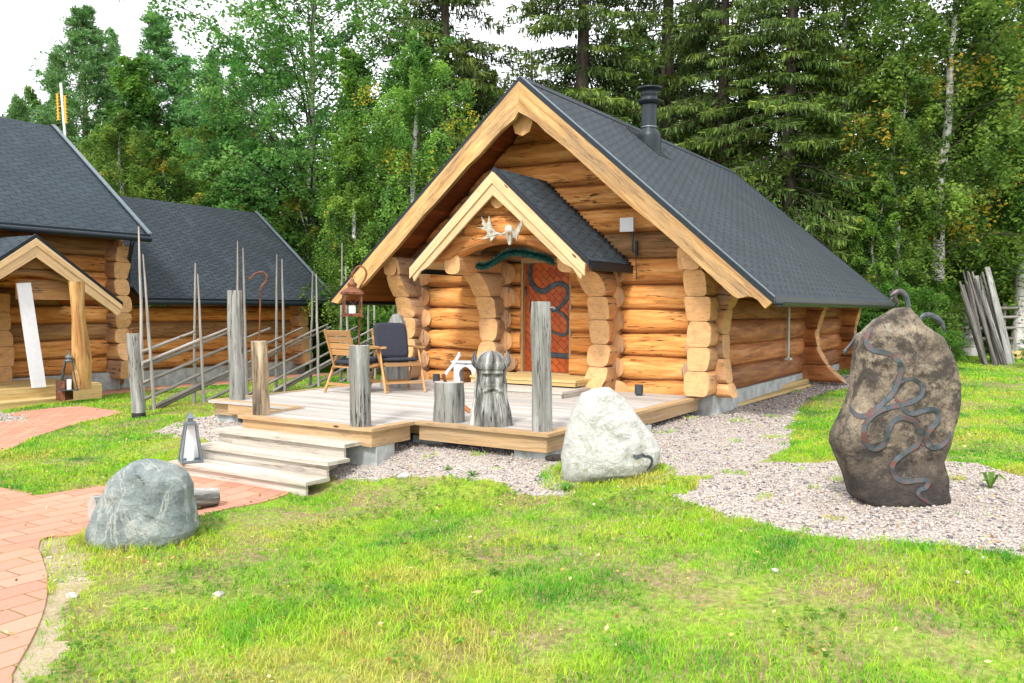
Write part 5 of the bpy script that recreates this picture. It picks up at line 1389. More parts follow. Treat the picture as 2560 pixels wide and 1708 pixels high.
for i in range(25):
    u = i/24; t_ = -4.5+u*2.75; arch = .22*max(0, 1-((t_-aT)/1.0)**2)
    zu = min(2.32, aZ-abs(t_-aT)*kk-.12); zl = min(1.98+arch, zu-.08); row = []; ur = []
    for j in range(14):
        th = 2*PI*j/14; ca, sa = math.cos(th), math.sin(th); row.append(Vector((pS-.28+math.copysign(abs(ca)**.75, ca)*.12, t_, (zl+zu)/2+math.copysign(abs(sa)**.75, sa)*(zu-zl)/2))); ur.append((t_, j*.06))
    rows.append(row); uvs.append(ur)
b.grid(rows, uvs, .2, close=True, flip=True); logline(b, (pS-.28, aT-.42, 2.43), (pS-.28, aT+.42, 2.43), .12, 301); bST(b, 'arched_porch_beam', M['logold'], lo_)
b = MB(); b.tube([(pS-.1, -2.0, 1.95), (pS-1.9, -2.0, 1.95)], .14, 12, endmat=1); b.box((pS-.45, -2.65, 1.98), (.1, 1.1, .34), ax=1); bST(b, 'porch_plate_log', [M['stub'], M['end']], lo_)
b = MB()
for k in range(14): b.box((-11.0, -9.4+.53*k+.27, .335), (1.85, .13, .03)) if False else None
k = 0; s_ = -10.17
while s_ > -11.85: b.box((s_, -4.9, .335), (.125, 5.8, .03), ax=1); s_ -= .13
b.box((-10.09, -4.9, .20), (.03, 5.8, .24), ax=1); b.box((-11, -2.0, .20), (1.8, .03, .24), ax=0); bST(b, 'porch_floor', M['yellow'], lo_)
b = MB(); b.box((-9.92, -5.4, .165), (.32, 5.2, .03), ax=1); b.box((-9.78, -5.4, .07), (.03, 5.16, .16), ax=1); b.box((-9.92, -2.83, .07), (.3, .03, .16), ax=0); bST(b, 'porch_step', M['yellow'], lo_)
cbp = atZ(*zq(612, 1306, (0, 540, 3.016)), .35); cs_ = stz(cbp)
b = MB(); b.tube([(cs_.x, cs_.y, .35), (cs_.x, cs_.y, .9), (cs_.x, cs_.y-.03, 1.5), (cs_.x, cs_.y-.04, 2.1)], [.135, .14, .125, .12], 22, rnd=.6, jit=.5); bST(b, 'porch_column', M['column'], lo_)
cabwrap(_c)
wi = thingST('log_wing', 'low log cottage with dark shingled roof behind the pole fence', 'building', -13, 2.5, .1)
log_run(wi, -12.27, -.3, 5.0, SB2[:6], 'log_wall', 220, mat='log')
cabwrap(wi); stub_stack(4.62, [(.2, .5), (.6, .46), (1, .34), (1.3, .3), (1.8, .36)], 'corner_log_end', top=1.9, zs=[.26, .58, .91, 1.22, 1.53, 1.83], direction='s', base=-12.15, back=.2, w=.16); cabwrap(_c)
gable_roof(wi, -11.5, -14.5, 1.86, 4.30, -.2, 5.45, 'roof', M['shingle'])
b = MB()
for i in range(5): logline(b, (-16.8, 4.62, .45+i*.33), (-12.1, 4.62, .45+i*.33), .17, 280+i)
b.prism([(-17, 4.62, 1.9), (-12, 4.62, 1.9), (-14.5, 4.62, 4.0)], (0, .1, 0), g=(1, 0, 0)); bST(b, 'end_wall', M['log'], wi)
b = MB(); b.box((-12.25, 2.3, .12), (.35, 5.2, .42), rnd=.4); bST(b, 'foundation', M['concrete'], wi)
# things on and by the lodge porch
z1r = (0, 540, 3.016)
q = [(125, 508), (232, 503), (350, 1290), (245, 1298)]
A0 = atZ(*zq(297, 1296, z1r), .352); sA = stz(A0)
b = MB(); top = Up_w = None
dS = .25
def onS(px, py, s):
    d = ray(px, py); k = (s+AX*cY-AY*sY)/(d.x*cY-d.y*sY); P = O+d*k; a = st(P); return Vector((a[0], a[1], P.z))
Pb = [onS(*zq(x, y, z1r), sA.x-(.0 if y > 1000 else .25)) for x, y in q]
wbt = thingST('white_plank', 'long white board leaning under the lodge porch', 'board', sA.x, sA.y, .35)
b.prism(Pb, (-.025, 0, 0), g=(0, 0, 1)); bST(b, 'plank', M['white'], wbt)
lp = atZ(*zq(512, 1318, z1r), .352)
tall_lantern('porch_lantern', 'tapered metal lantern with a ring beside the peeled porch column', lp+Vector((-.02, .08, 0)), R_(20), .27, .10, .62, 'ironblue', 'zinc', panel=9, ring=True)
bx = thing('rusty_box', 'square rusty brown metal tealight box on the lodge porch step', 'candle box', atZ(*zq(468, 1390, z1r), .182)+Vector((0, .08, 0)), R_(-15))
b = MB()
for sx in (-1, 1): b.box((sx*.085, 0, .16), (.008, .178, .32)); b.box((0, sx*.085, .16), (.162, .008, .32))
b.box((0, 0, .01), (.16, .16, .012)); b.build('shell', M['rust'], bx)
# roof antenna
an = thingST('roof_antenna', 'thin white mast with two orange aerials above the lodge ridge', 'antenna', -14.7, -.05, 4.3)
ba, ta = atT(163, 345, -.05), atT(152, 208, -.05)
b = MB(); b.tube([Vector((ba.x+.02, -.05, 4.25)), ba, ta], .028, 8); bST(b, 'mast', M['white'], an)
for px, z0_, z1_ in ((143, 235, 300), (162, 240, 308)):
    b = MB(); a, c = atT(px, z0_, -.05), atT(px+3, z1_, -.05); b.tube([a, c], .02, 6)
    for k in range(9):
        q_ = a.lerp(c, k/8); b.tube([q_+Vector((-.07, 0, 0)), q_+Vector((.07, 0, .0))], .008, 5)
    b.tube([a.lerp(c, .5), Vector((ba.x+(ta.x-ba.x)*.5, -.05, a.lerp(c, .5).z))], .012, 5); bST(b, 'aerial', M['antenna'], an)

# ------------------------------------------------------------------ round pole fence
P0f, Df = Vector((-5.55, 13.15, 0)), Vector((.41, .971, 0)); dl = Df.length
fe = thing('pole_fence', 'weathered fence of paired upright stakes and slanting round poles behind the deck', 'fence', P0f)
nrm = Vector((Df.y, -Df.x, 0)).normalized()
tops = [(2.92, 2.50), (2.42, 2.24), (2.86, 2.74), (2.68, 2.60), (2.42, 2.36), (3.05, 2.55), (2.4, 2.6), (2.5, 2.3)]
for i, (ta_, tb_) in enumerate(tops):
    c = P0f+Df*i
    for sgn, tp_ in ((-1, ta_), (1, tb_)):
        base = c+nrm*(.075*sgn)+Df*(.03*sgn); base.z = gz(base.x, base.y)-.03
        top = Vector((base.x-.05*sgn+(-.10 if i == 0 else random.uniform(-.05, .02)), base.y, tp_))
        b = MB(); P = [base.lerp(top, u)+Vector((.012*mnoise.noise((u*4, i, sgn)), 0, 0)) for u in (0, .2, .4, .6, .8, 1)]
        b.tube([p-P0f for p in P], [.031, .029, .027, .023, .018, .011], 8, jit=.12, seed=i+sgn); b.build('stake', M['pole'], fe)
sl_ = .256
for i in range(-4, 7):
    d0 = i*.96+.05; z0 = .09; d1 = d0+4.75
    if d0 < -.15: z0 += (-.15-d0)*sl_; d0 = -.15
    d1 = min(d1, 8.3)
    a = P0f+Df*(d0/dl); c = P0f+Df*(d1/dl)
    zg = gz(a.x, a.y)-.1 if i >= 0 else 0
    a.z = z0; c.z = z0+(d1-d0)*sl_*(1+random.uniform(-.015, .015))
    for q in range(2 if i % 3 == 0 else 1):
        b = MB(); off = Vector((0, 0, .055*q+random.uniform(-.01, .01)))+nrm*random.uniform(-.015, .015)
        cc_ = c+(Df.normalized()*random.uniform(-.25, .0)) if q else c
        P = [a.lerp(cc_, u)+off+Vector((0, 0, .018*mnoise.noise((u*3, i*2.+q, 0)))) for u in (0, .15, .3, .45, .6, .75, .9, 1)]
        b.tube([p-P0f for p in P], [.030, .029, .027, .026, .024, .022, .020, .018][::1], 8, jit=.15, seed=i*3+q, endmat=1); b.build('rail', [M['pole'], M['greyend']], fe)
# pile of poles leaning on a birch at the right edge
for i in range(18):
    u = i/17; bp = G(2470+60*u+random.uniform(-3, 3), 908+8*random.random()); bp.y += random.uniform(0, .5)
    tp = atY(2400+58*u+random.uniform(-5, 5), 735-random.uniform(0, 60), bp.y+.9)
    b = MB(); P = [bp.lerp(tp, k/4)+Vector((.02*mnoise.noise((k, i, 0)), 0, 0)) for k in range(5)]
    b.tube([p-bp for p in P], [.042, .04, .036, .032, .026], 7, jit=.12, seed=i); o = b.build('leaning_pole', M['polegrey'], None, bp)
    tag(o, 'thin grey pole in the sheaf leaning against the birch at the right edge', 'pole', 'grey poles leaning on the birch')
for i, (bx_, tx, ty) in enumerate(((2508, 2440, 690), (2528, 2468, 668))):
    bp = G(bx_, 910); tp = atY(tx, ty, bp.y+.8); b = MB(); b.tube([Vector(), (tp-bp)*.5, tp-bp], [.10, .09, .07], 8, sec=(.35, 1, 3), rnd=.9); o = b.build('slab_plank', M['grey'], None, bp)
    tag(o, ('wide grey split slab among the leaning poles, the shorter one' if i == 0 else 'wide grey split slab at the right side of the leaning poles, the taller one'), 'slab', 'split slabs leaning with the poles')
rf_ = thing('rail_fence', 'dark old rail fence in the shade beyond the pole pile', 'fence', G(2540, 905))
base = Vector(rf_.location)
for z in (.45, .75, 1.05, 1.3):
    b = MB(); b.tube([(-1.2, 3.0, z), (1, 2.6, z+.04), (4.5, 2.0, z+.1)], .045, 8, jit=.1); b.build('rail', M['pole'], rf_)
for x in (-.9, 1.2, 3.4):
    b = MB(); b.tube([(x, 2.7, -.1), (x+.02, 2.7, 1.5)], .05, 8, jit=.1); b.build('post', M['pole'], rf_)
bp = G(2535, 897); b = MB(); b.box((.9, .0, .06), (2.2, .20, .12), ax=0); b.box((.3, .2, .16), (1.2, .2, .08), ax=0); o = b.build('stacked_planks', M['yellow'], None, bp, R_(8)); tag(o, 'low stack of fresh orange planks at the right edge beyond the poles', 'planks')

# ------------------------------------------------------------------ trees
def unit(a): return a/np.maximum(np.linalg.norm(a, axis=-1, keepdims=True), 1e-9)
def leaves(C, size, up=.35, asp=.62, seed=0, elong=None):
    """kite shaped leaf faces round the centres C"""
    r = np.random.default_rng(seed); n = len(C)
    nr = unit(r.normal(size=(n, 3))+np.array([0, 0, up*2])*(r.random((n, 1)) < .6))
    a = unit(np.cross(nr, unit(r.normal(size=(n, 3))))); b_ = np.cross(nr, a)
    s = (size*(.65+.7*r.random(n)))[:, None]
    V = np.stack([C-a*s*.5, C+b_*s*asp*.5, C+a*s*.55, C-b_*s*asp*.5], 1).reshape(-1, 3)
    return V, np.arange(n*4).reshape(-1, 4)
def needles(A, D, L, wd, seed=0):
    r = np.random.default_rng(seed); n = len(A); D = unit(D); side = unit(np.cross(D, unit(r.normal(size=(n, 3)))))
    L = np.asarray(L).reshape(-1, 1); wd = np.asarray(wd).reshape(-1, 1)
    V = np.stack([A-side*wd*.35, A+side*wd*.35, A+D*L*.6+side*wd*.5, A+D*L, A+D*L*.6-side*wd*.5], 1)
    V = V[:, [0, 1, 2, 3, 4]]; n5 = V.reshape(-1, 3)
    k = np.arange(n)[:, None]*5
    F_ = np.concatenate([k+np.array([[0, 1, 2, 4]]), k+np.array([[4, 2, 3, 3]])], 1) if False else None
    Q1 = k+np.array([[0, 1, 2, 4]]); return n5[:, :], np.concatenate([Q1], 0), k
def clump(C, sc, o, r, spread=.2, base=.42, gain=.85, yel=.0, ysc=.9):
    v = np.array([mnoise.noise((c[0]*sc, c[1]*sc, c[2]*sc+o)) for c in C])
    rn = np.clip(base+gain*v+spread*(r.random(len(C))-.5)*2, 0, .93)
    if yel:
        y = np.array([mnoise.noise((c[0]*ysc+9, c[1]*ysc, c[2]*ysc+o)) for c in C]); rn = np.where((y > yel) & (r.random(len(C)) < .6), 1., rn)
    return rn
PROTO = {}
def finish(name, key, trunk, barkm, V, Fc, rn, leafm, part='crown'):
    root = bpy.data.objects.new(name, None); S.collection.objects.link(root); root['category'] = 'tree'
    trunk.build('trunk', [barkm, M['twig']], root); mesh_np(part, V, Fc, leafm, rn, root); PROTO[key] = root; return root
def broadleaf(key, name, seed, H, R, z0, nb, nl, size, droop, up, barkm, leafm, prof, weep=.0, lean=0, yel=0., rt=.13, sub=7, limbs=1):
    r = np.random.default_rng(seed); tr = MB()
    path = [Vector((.25*mnoise.noise((i*.35, seed, 0))*i/6+lean*i*.05, .25*mnoise.noise((i*.35, seed, 9))*i/6, H*i/12*.99)) for i in range(13)]
    tr.tube(path, [rt*(1-.93*(i/12))**.9*(1.25 if i == 0 else 1) for i in range(13)], 10, jit=.08, seed=seed)
    def tp(h): f = min(11.999, h/(H*.99)*12); i = int(f); return path[i].lerp(path[i+1], f-i)
    C = []
    for i in range(nb):
        u = (i+.5)/nb; h = H*(z0+(1-z0)*u*.97); az = i*2.399+r.normal()*.3; L = R*prof(u)*(.75+.5*r.random())
        o = tp(h); d = Vector((math.cos(az), math.sin(az), 0)); el = up*(.7+.6*r.random()); P = [o]; p = o.copy(); n = 6
        for k in range(n):
            e = el-droop*(k/n)**1.3*(1+.3*r.normal()); p = p+(d*math.cos(e)+Vector((0, 0, math.sin(e))))*(L/n)+Vector(r.normal(size=3)*.035*L/n); P.append(p.copy())
        tr.tube(P, [max(.005, rt*.22*(1-u)*(1-k/n*.9)+.005) for k in range(n+1)], 5, caps=False, rnd=.5, mat=1)
        for k in range(sub*2):
            q = .25+.75*(k/(sub*2)); f = q*n; j = min(n-1, int(f)); c = P[j].lerp(P[j+1], f-j)
            sl = L*(.22+.25*r.random())*(1.15-q*.6)
            sd2 = Vector(r.normal(size=3)); sd2.z *= .5; sd2 = (sd2.normalized()+d*.5).normalized()
            m = max(5, int(nl/(nb*sub*2))); tt = r.random(m)**.8
            pts = np.array(c)+np.outer(tt*sl, np.array(sd2)); pts[:, 2] -= weep*(tt**1.6)*sl*(1.2+r.random())
            pts += r.normal(size=(m, 3))*.055*np.array([1, 1, 1])*(R/2)
            C.append(pts)
            if k % 3 == 0 and L > .6: tr.tube([c, c+sd2*sl*.5+Vector((0, 0, -weep*sl*.2)), c+sd2*sl+Vector((0, 0, -weep*sl))], [.007, .005, .003], 3, caps=False, rnd=.4, mat=1)
    C = np.concatenate(C); V, Fc = leaves(C, size, seed=seed)
    return finish(name, key, tr, barkm, V, Fc, clump(C, 1.3, seed, r, yel=yel), leafm)
dome = lambda u: (max(.0, 1-(2*u-.72)**2*.75))**.6 if u < .98 else .15
wide = lambda u: .45+.9*math.sin(PI*min(1, u*.85+.10))**.8*(1 if u < .9 else .6)
broadleaf('birch1', 'birch_tree', 11, 10, 1.75, .16, 60, 42000, .075, 1.5, .95, M['bark_birch'], M['leaf_birch'], lambda u: (1.0-u*.82)*(.55+.45*min(1, u*5)), weep=1.5, yel=.52)
broadleaf('birch2', 'birch_tree', 12, 10, 2.2, .22, 52, 42000, .078, 1.2, .85, M['bark_birch'], M['leaf_birch'], dome, weep=1.0, yel=.46, lean=.5)
broadleaf('birch3', 'birch_tree', 15, 10, 1.9, .03, 60, 36000, .085, .9, .8, M['bark_birch'], M['leaf_birch'], dome, weep=.7, yel=.50, lean=-.4, rt=.10)
broadleaf('aspen', 'aspen_tree', 13, 12, 2.6, .14, 70, 56000, .085, .5, .75, M['bark_aspen'], M['leaf_aspen'], wide, weep=.15, rt=.14)
broadleaf('thicket', 'leafy_bush', 14, 3.2, 1.5, .02, 34, 15000, .075, .6, .9, M['bark_aspen'], M['leaf_bush'], dome, weep=.25, rt=.035, yel=.5)
def needle_tris(A, D, L, wd, r):
    n = len(A); D = unit(D); side = unit(np.cross(D, unit(r.normal(size=(n, 3))))); L = np.asarray(L).reshape(-1, 1); wd = np.asarray(wd).reshape(-1, 1)
    V = np.stack([A-side*wd*.3, A+side*wd*.3, A+D*L*.55+side*wd*.5, A+D*L+side*wd*.08, A+D*L-side*wd*.08, A+D*L*.55-side*wd*.5], 1).reshape(-1, 3)
    k = (np.arange(n)*6)[:, None]; return V, np.concatenate([k+np.array([[0, 1, 2, 5]]), k+np.array([[5, 2, 3, 4]])], 0)
def spruce(key, seed, H, R, z0, dens=1., gap=.36):
    r = np.random.default_rng(seed); tr = MB()
    path = [Vector((.05*mnoise.noise((i*.4, seed, 0)), .05*mnoise.noise((i*.4, seed, 5)), H*i/10)) for i in range(11)]
    tr.tube(path, [.21*(1-i/10.3)+.01 for i in range(11)], 10, jit=.06, seed=seed)
    A, D, Ls, Wd, rn = [], [], [], [], []
    h = H*z0
    while h < H*.985:
        u = h/H; nb = 8 if u < .9 else 5
        for k in range(nb):
            if r.random() < .08: continue
            az = r.random()*2*PI; L = (R*(1-u)**.82+.10)*(.6+.6*r.random()); o = Vector((0, 0, h+r.normal()*.08)); d = Vector((math.cos(az), math.sin(az), 0)); sd_ = Vector((-d.y, d.x, 0))
            n = 7; P = [o]; p = o.copy(); e0 = .35*(u-.55)
            for j in range(n):
                q = j/n; e = e0-.55*math.sin(q*PI*.8)*(1-u*.6)+.55*max(0, q-.6)
                p = p+(d*math.cos(e)+Vector((0, 0, math.sin(e))))*(L/n); P.append(p.copy())
            tr.tube(P, [max(.004, .030*(1-u)*(1-j/n)+.004) for j in range(n+1)], 4, caps=False, rnd=.3)
            m = int(150*dens*L/1.6)+10; q = .12+.88*r.random(m)**.8; f = q*n; ji = np.minimum(n-1, f.astype(int)); Pn = np.array([tuple(x) for x in P]); c = Pn[ji]+(Pn[ji+1]-Pn[ji])*(f-ji)[:, None]
            sg = np.where(r.random(m) < .5, -1, 1); lat = (.10+.42*(1-q)*L/2.2+.05)*r.random(m)
            hang = r.random(m) < .55
            c2 = c+np.outer(sg*lat, np.array(sd_))+np.outer(lat*.5, np.array(d)); c2[:, 2] -= lat*.35
            Dd = np.where(hang[:, None], np.array([0, 0, -1.])+r.normal(size=(m, 3))*.25+np.array(d)*.15, np.outer(sg, np.array(sd_))*.75+np.array(d)*.75+r.normal(size=(m, 3))*.2+np.array([0, 0, -.1]))
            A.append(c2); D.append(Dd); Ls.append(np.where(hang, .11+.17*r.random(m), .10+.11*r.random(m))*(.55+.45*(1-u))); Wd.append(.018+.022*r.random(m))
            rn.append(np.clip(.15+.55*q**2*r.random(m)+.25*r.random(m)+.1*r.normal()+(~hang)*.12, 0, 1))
        h += gap*(1-.45*u)*(.8+.4*r.random())
    A, D, Ls, Wd, rn = (np.concatenate(x) for x in (A, D, Ls, Wd, rn)); V, Fc = needle_tris(A, D, Ls, Wd, r)
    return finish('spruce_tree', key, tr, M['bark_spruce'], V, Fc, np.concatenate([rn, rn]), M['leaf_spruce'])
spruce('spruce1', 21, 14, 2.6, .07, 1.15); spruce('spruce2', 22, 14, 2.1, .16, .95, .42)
def pine(key, seed, H, R, z0, nb, top=False):
    r = np.random.default_rng(seed); tr = MB()
    path = [Vector((.10*mnoise.noise((i*.4, seed, 0)), .10*mnoise.noise((i*.4, seed, 5)), H*i/10)) for i in range(11)]
    tr.tube(path, [.14*(1-i/10.3)+.01 for i in range(11)], 10, jit=.05, seed=seed); A, D, rn = [], [], []
    for i in range(nb):
        u = (i+.5)/nb; h = H*(z0+(1-z0)*u*.98); az = i*2.399+r.normal()*.4; L = R*(1.02-u)**.95*(.55+.7*r.random())+.06; d = Vector((math.cos(az), math.sin(az), 0)); P = [Vector((0, 0, h))]; p = P[0].copy()
        for j in range(6):
            e = .15+.25*u+.9*(j/6)**1.5+r.normal()*.12; p = p+(d*math.cos(e)+Vector((0, 0, math.sin(e))))*(L/6); P.append(p.copy())
        tr.tube(P, [max(.006, .035*(1-u)*(1-j/6)+.007) for j in range(7)], 4, caps=False, rnd=.3)
        m = int(36+46*L); 
        for _ in range(m):
            q = .3+.7*r.random()**.7; f = q*6; j = min(5, int(f)); c = P[j].lerp(P[j+1], f-j)+Vector(r.normal(size=3))*(.16*L*.6+.04); ax = (d*.5+Vector((0, 0, .8))+Vector(r.normal(size=3))*.5).normalized()
            k = 8; dd = np.array(ax)+r.normal(size=(k, 3))*.65; A.append(np.array(c)+np.outer(r.random(k)*.14, np.array(ax))); D.append(dd); rn.append(np.clip(.38+.16*r.normal()*np.ones(k)+.25*r.random(k), 0, .95))
    A, D, rn = np.concatenate(A), np.concatenate(D), np.concatenate(rn); V, Fc = needle_tris(A, D, .10+.06*r.random(len(A)), np.full(len(A), .022), r)
    return finish('pine_tree', key, tr, M['bark_pine'], V, Fc, np.concatenate([rn, rn]), M['leaf_pine'])
pine('pine1', 31, 12, 2.3, .22, 90); pine('pine2', 32, 12, 1.3, .30, 70)
PH = {'birch1': 10, 'birch2': 10, 'birch3': 10, 'aspen': 12, 'thicket': 3.2, 'spruce1': 14, 'spruce2': 14, 'pine1': 12, 'pine2': 12}
used = set()
def tree(key, px, top, Y, label, wscale=1., group=None, h=None):
    """px: photo column of the trunk, top: photo row of the tip (or h metres), Y: distance"""
    x = (px-1280)/F*Y; z0 = gz(x, Y) if Y < 26 else .2
    h = h or (HOR-top)/F*Y*1.0+EYE-z0
    sc = h/PH[key]; rz = random.random()*2*PI
    sv = (sc*wscale, sc*wscale, sc)
    if key not in used:
        used.add(key); r = PROTO[key]; r.location = (x, Y, z0-.05); r.rotation_euler[2] = rz; r.scale = sv; r['label'] = label
        if group: r['group'] = group
        return r
    r = copy_thing(PROTO[key], label, (x, Y, z0-.05), rz, sv, group)
    if not group and 'group' in r: del r['group']
    return r
T = tree
# left part of the wood
T('pine2', 150, 150, 38, 'narrow pine tip at the far left behind the antenna', 1.3)
T('spruce2', 345, 190, 40, 'narrow dark conifer between the broad pine and the slender pine', 1.)
T('spruce2', 500, 210, 38, 'narrow pointed conifer behind the reddish thin pine', 1.)
T('spruce2', 590, 150, 41, 'pointed conifer tip left of the big aspen crown', 1.)
T('spruce2', 430, 260, 36, 'shorter pointed conifer right of the slender pine', 1.)
T('pine1', 218, 32, 34, 'broad tall pine at the left, highest crown left of the birches', 1.55)
T('pine2', 290, 85, 37, 'thin pine just right of the broad left pine', .9)
T('pine2', 395, 45, 33, 'slender tall pine with upswept tip left of the big aspen', 1.7)
T('pine2', 462, 150, 34, 'reddish thin pine between the slender pine and the big aspen', 1.3)
T('pine2', 536, 135, 36, 'small pine peeking out just left of the big aspen', 1.2)
T('birch1', 330, 140, 32, 'bright light green birch right of the broad pine', 1.6)
T('birch2', 325, 285, 27, 'round soft crowned birch above the wing roof', 1.25)
T('birch2', 70, 225, 36, 'pale birch at the far left above the lodge ridge', 1.2)
T('pine1', 55, 250, 30, 'low bushy pine behind the lodge ridge at the left edge', 1.1)
T('birch1', 130, 300, 33, 'pale green birch between the lodge ridge and the broad pine', 1.5)
T('birch2', 490, 330, 32, 'light green birch above the wing ridge, between the thin pines', 1.5)
T('birch3', 250, 300, 29, 'birch low in front of the broad pine', 1.7)
T('birch3', 400, 250, 35, 'small leafy birch behind the slender pine', 1.7)
T('birch3', 185, 330, 30, 'small birch behind the white roof antenna', 1.2)
T('birch3', 440, 330, 27, 'birch between the two pines above the wing ridge', 1.4)
T('birch1', 560, 235, 29, 'slim birch with coppery top left of the big aspen', 1.2)
T('birch3', 610, 400, 28, 'low leafy birch right behind the end of the wing', 1.5)
T('pine1', 520, 380, 30, 'dark low pine in shade behind the wing ridge', 1.1)
T('aspen', 782, 0, 27.5, 'big aspen with pale straight trunk and wide green crown', 1.3, h=14)
T('aspen', 640, 130, 30, 'left neighbour of the big aspen, shorter and leaning over the wing', 1.1)
T('birch1', 880, 118, 24, 'yellowish green weeping birch left of the dark spruces', 1.25)
T('birch1', 885, 330, 21.5, 'low weeping birch with yellow sprays beside the left cabin eave', 1.35)
T('birch3', 775, 440, 26.5, 'leafy young birch over the right end of the wing roof', 1.3)
T('birch2', 1020, 85, 22, 'silvery green birch in front of the dark spruce left of the cabin gable', 1.15)
T('birch3', 1060, 480, 19.5, 'leafy birch low behind the left cabin roof', 1.3)
T('birch1', 965, 420, 23, 'shaded birch between the weeping one and the cabin roof', 1.3)
T('spruce1', 1110, 0, 27, 'dark spruce with drooping branches left of the cabin gable', 1.2, h=17)
T('spruce1', 1450, 0, 26, 'wide dark spruce right behind the cabin ridge', 1.35, h=17)
T('birch2', 1240, 180, 33, 'yellow tinged birch seen in the gap left of the cabin peak', 1.)
T('spruce2', 1660, 0, 27, 'spruce behind the chimney with sky showing through', 1.5, h=17)
T('spruce1', 1800, 0, 25, 'hanging spruce to the right of the chimney', 1.1, h=16)
T('spruce1', 1965, 0, 23.5, 'spruce with a visible dark trunk above the right roof slope', 1.2, h=15)
T('birch2', 2090, 0, 24, 'green birch next to the spruces above the right eave', 1.2, h=12)
T('birch2', 2330, 0, 23, 'white stemmed birch at the right above the standing stone', 1.25, h=12)
T('birch3', 2230, 90, 22, 'leafy birch left of the white stemmed one', 1.2)
T('birch1', 2425, 0, 24.5, 'dark stemmed birch behind the leaning poles', 1.4, h=12.5)
T('birch2', 2545, 0, 24, 'birch at the right edge of the wood', 1.2, h=11.5)
T('birch3', 2180, 420, 21.5, 'low birch with yellow leaves behind the far eave corner', 1.3)
T('birch3', 2500, 330, 26, 'young birch between the leaning poles and the right edge', 1.2)
T('spruce1', 2580, 150, 26, 'shaded spruce behind the right edge birches', 1.2)
# second and third rows seen through the gaps
k = 0
kinds = ['spruce2', 'birch3', 'spruce1', 'birch2', 'aspen', 'birch3', 'spruce1']
for Y, n_, a0, a1 in ((31, 13, 1000, 2800), (38, 11, 500, 2850), (29, 5, 560, 950)):
    for i in range(n_):
        px = a0+(a1-a0)*(i+.5*random.random())/n_; kd = kinds[k % 7]; k += 1
        tp_ = random.uniform(60, 300) if px > 1000 else random.uniform(260, 420)
        nm = {'spruce1': 'spruce', 'spruce2': 'spruce', 'birch3': 'birch', 'birch2': 'birch', 'aspen': 'aspen'}[kd]
        row = {31: 'second row', 38: 'back row', 29: 'second row'}[Y]
        lm = [(560, 'above the wing ridge'), (700, 'left of the big aspen trunk'), (830, 'right of the big aspen trunk'), (960, 'behind the weeping birch'), (1100, 'left of the cabin gable'), (1300, 'just left of the cabin peak'), (1450, 'just right of the cabin peak'), (1600, 'left of the chimney'), (1750, 'right of the chimney'), (1900, 'above the middle of the right roof slope'), (2050, 'above the lower right roof slope'), (2180, 'above the far eave corner'), (2300, 'above the standing stone'), (2420, 'left of the leaning poles'), (2520, 'above the leaning poles'), (2600, 'at the right edge'), (9999, 'past the right edge')]
        place = next(t_ for lim, t_ in lm if px < lim)
        T(kd, px, tp_, Y+random.uniform(-1.5, 1.5), f'{nm} in the {row} of the wood {place}', 1.5, group=f'{nm} trees deep in the wood')
for i, (px, top, Y, lb) in enumerate((
    (2150, 690, 20.5, 'dense green bush behind the far eave corner'), (2260, 700, 20, 'green bush left of the serpent tail in the shade'), (2375, 815, 18.5, 'bright green rowan bush between the standing stone and the leaning poles'),
    (2590, 850, 20, 'low bush just past the leaning poles'), (2100, 730, 22, 'shaded bush beyond the cabin back corner'), (2330, 690, 22.5, 'tall shaded bush behind the rowan bush'), (2450, 690, 26, 'shaded bush behind the pole pile'), (2560, 720, 26, 'shaded bush at the right edge behind the rail fence'),
    (830, 790, 25, 'shaded bush right of the wing behind the pole fence'), (930, 760, 20, 'leafy bush behind the standing log slab'), (870, 700, 23, 'taller bush between the wing and the cabin'), (1010, 720, 22, 'bush behind the left cabin corner'), (780, 700, 25, 'dark bush behind the end of the wing'), (2200, 760, 24, 'small dark bush deep behind the standing stone'), (2610, 800, 19, 'bush cut by the right edge of the picture'))):
    T('thicket', px, top, Y, lb, 1.15, group='bushes along the edge of the wood')
random.seed(5)
# forest floor undergrowth
n = 45000; r = np.random.default_rng(3); yy = 21.5+26*r.random(n)**1.3; xx = (r.random(n)*2-1)*.8*yy
sx = (xx-AX)*cY-(yy-AY)*sY; tx = (xx-AX)*sY+(yy-AY)*cY
ok = ~((sx > -6) & (sx < 2.5) & (tx < 10)) & ~((sx < -10.5) & (sx > -19) & (tx < 6.5))
xx, yy = xx[ok], yy[ok]; hgt = np.array([.15+.55*max(0, mnoise.noise((a*.5, b_*.5, 3))+.35) for a, b_ in zip(xx, yy)])
C = np.stack([xx, yy, .2+r.random(len(xx))*hgt], 1); V, Fc = leaves(C, .11, seed=8)
o = mesh_np('undergrowth', V, Fc, M['leaf_bush'], clump(C, .8, 2, r)); tag(o, 'low leafy undergrowth covering the forest floor behind the buildings', 'undergrowth', kind='stuff')
n = 60; 

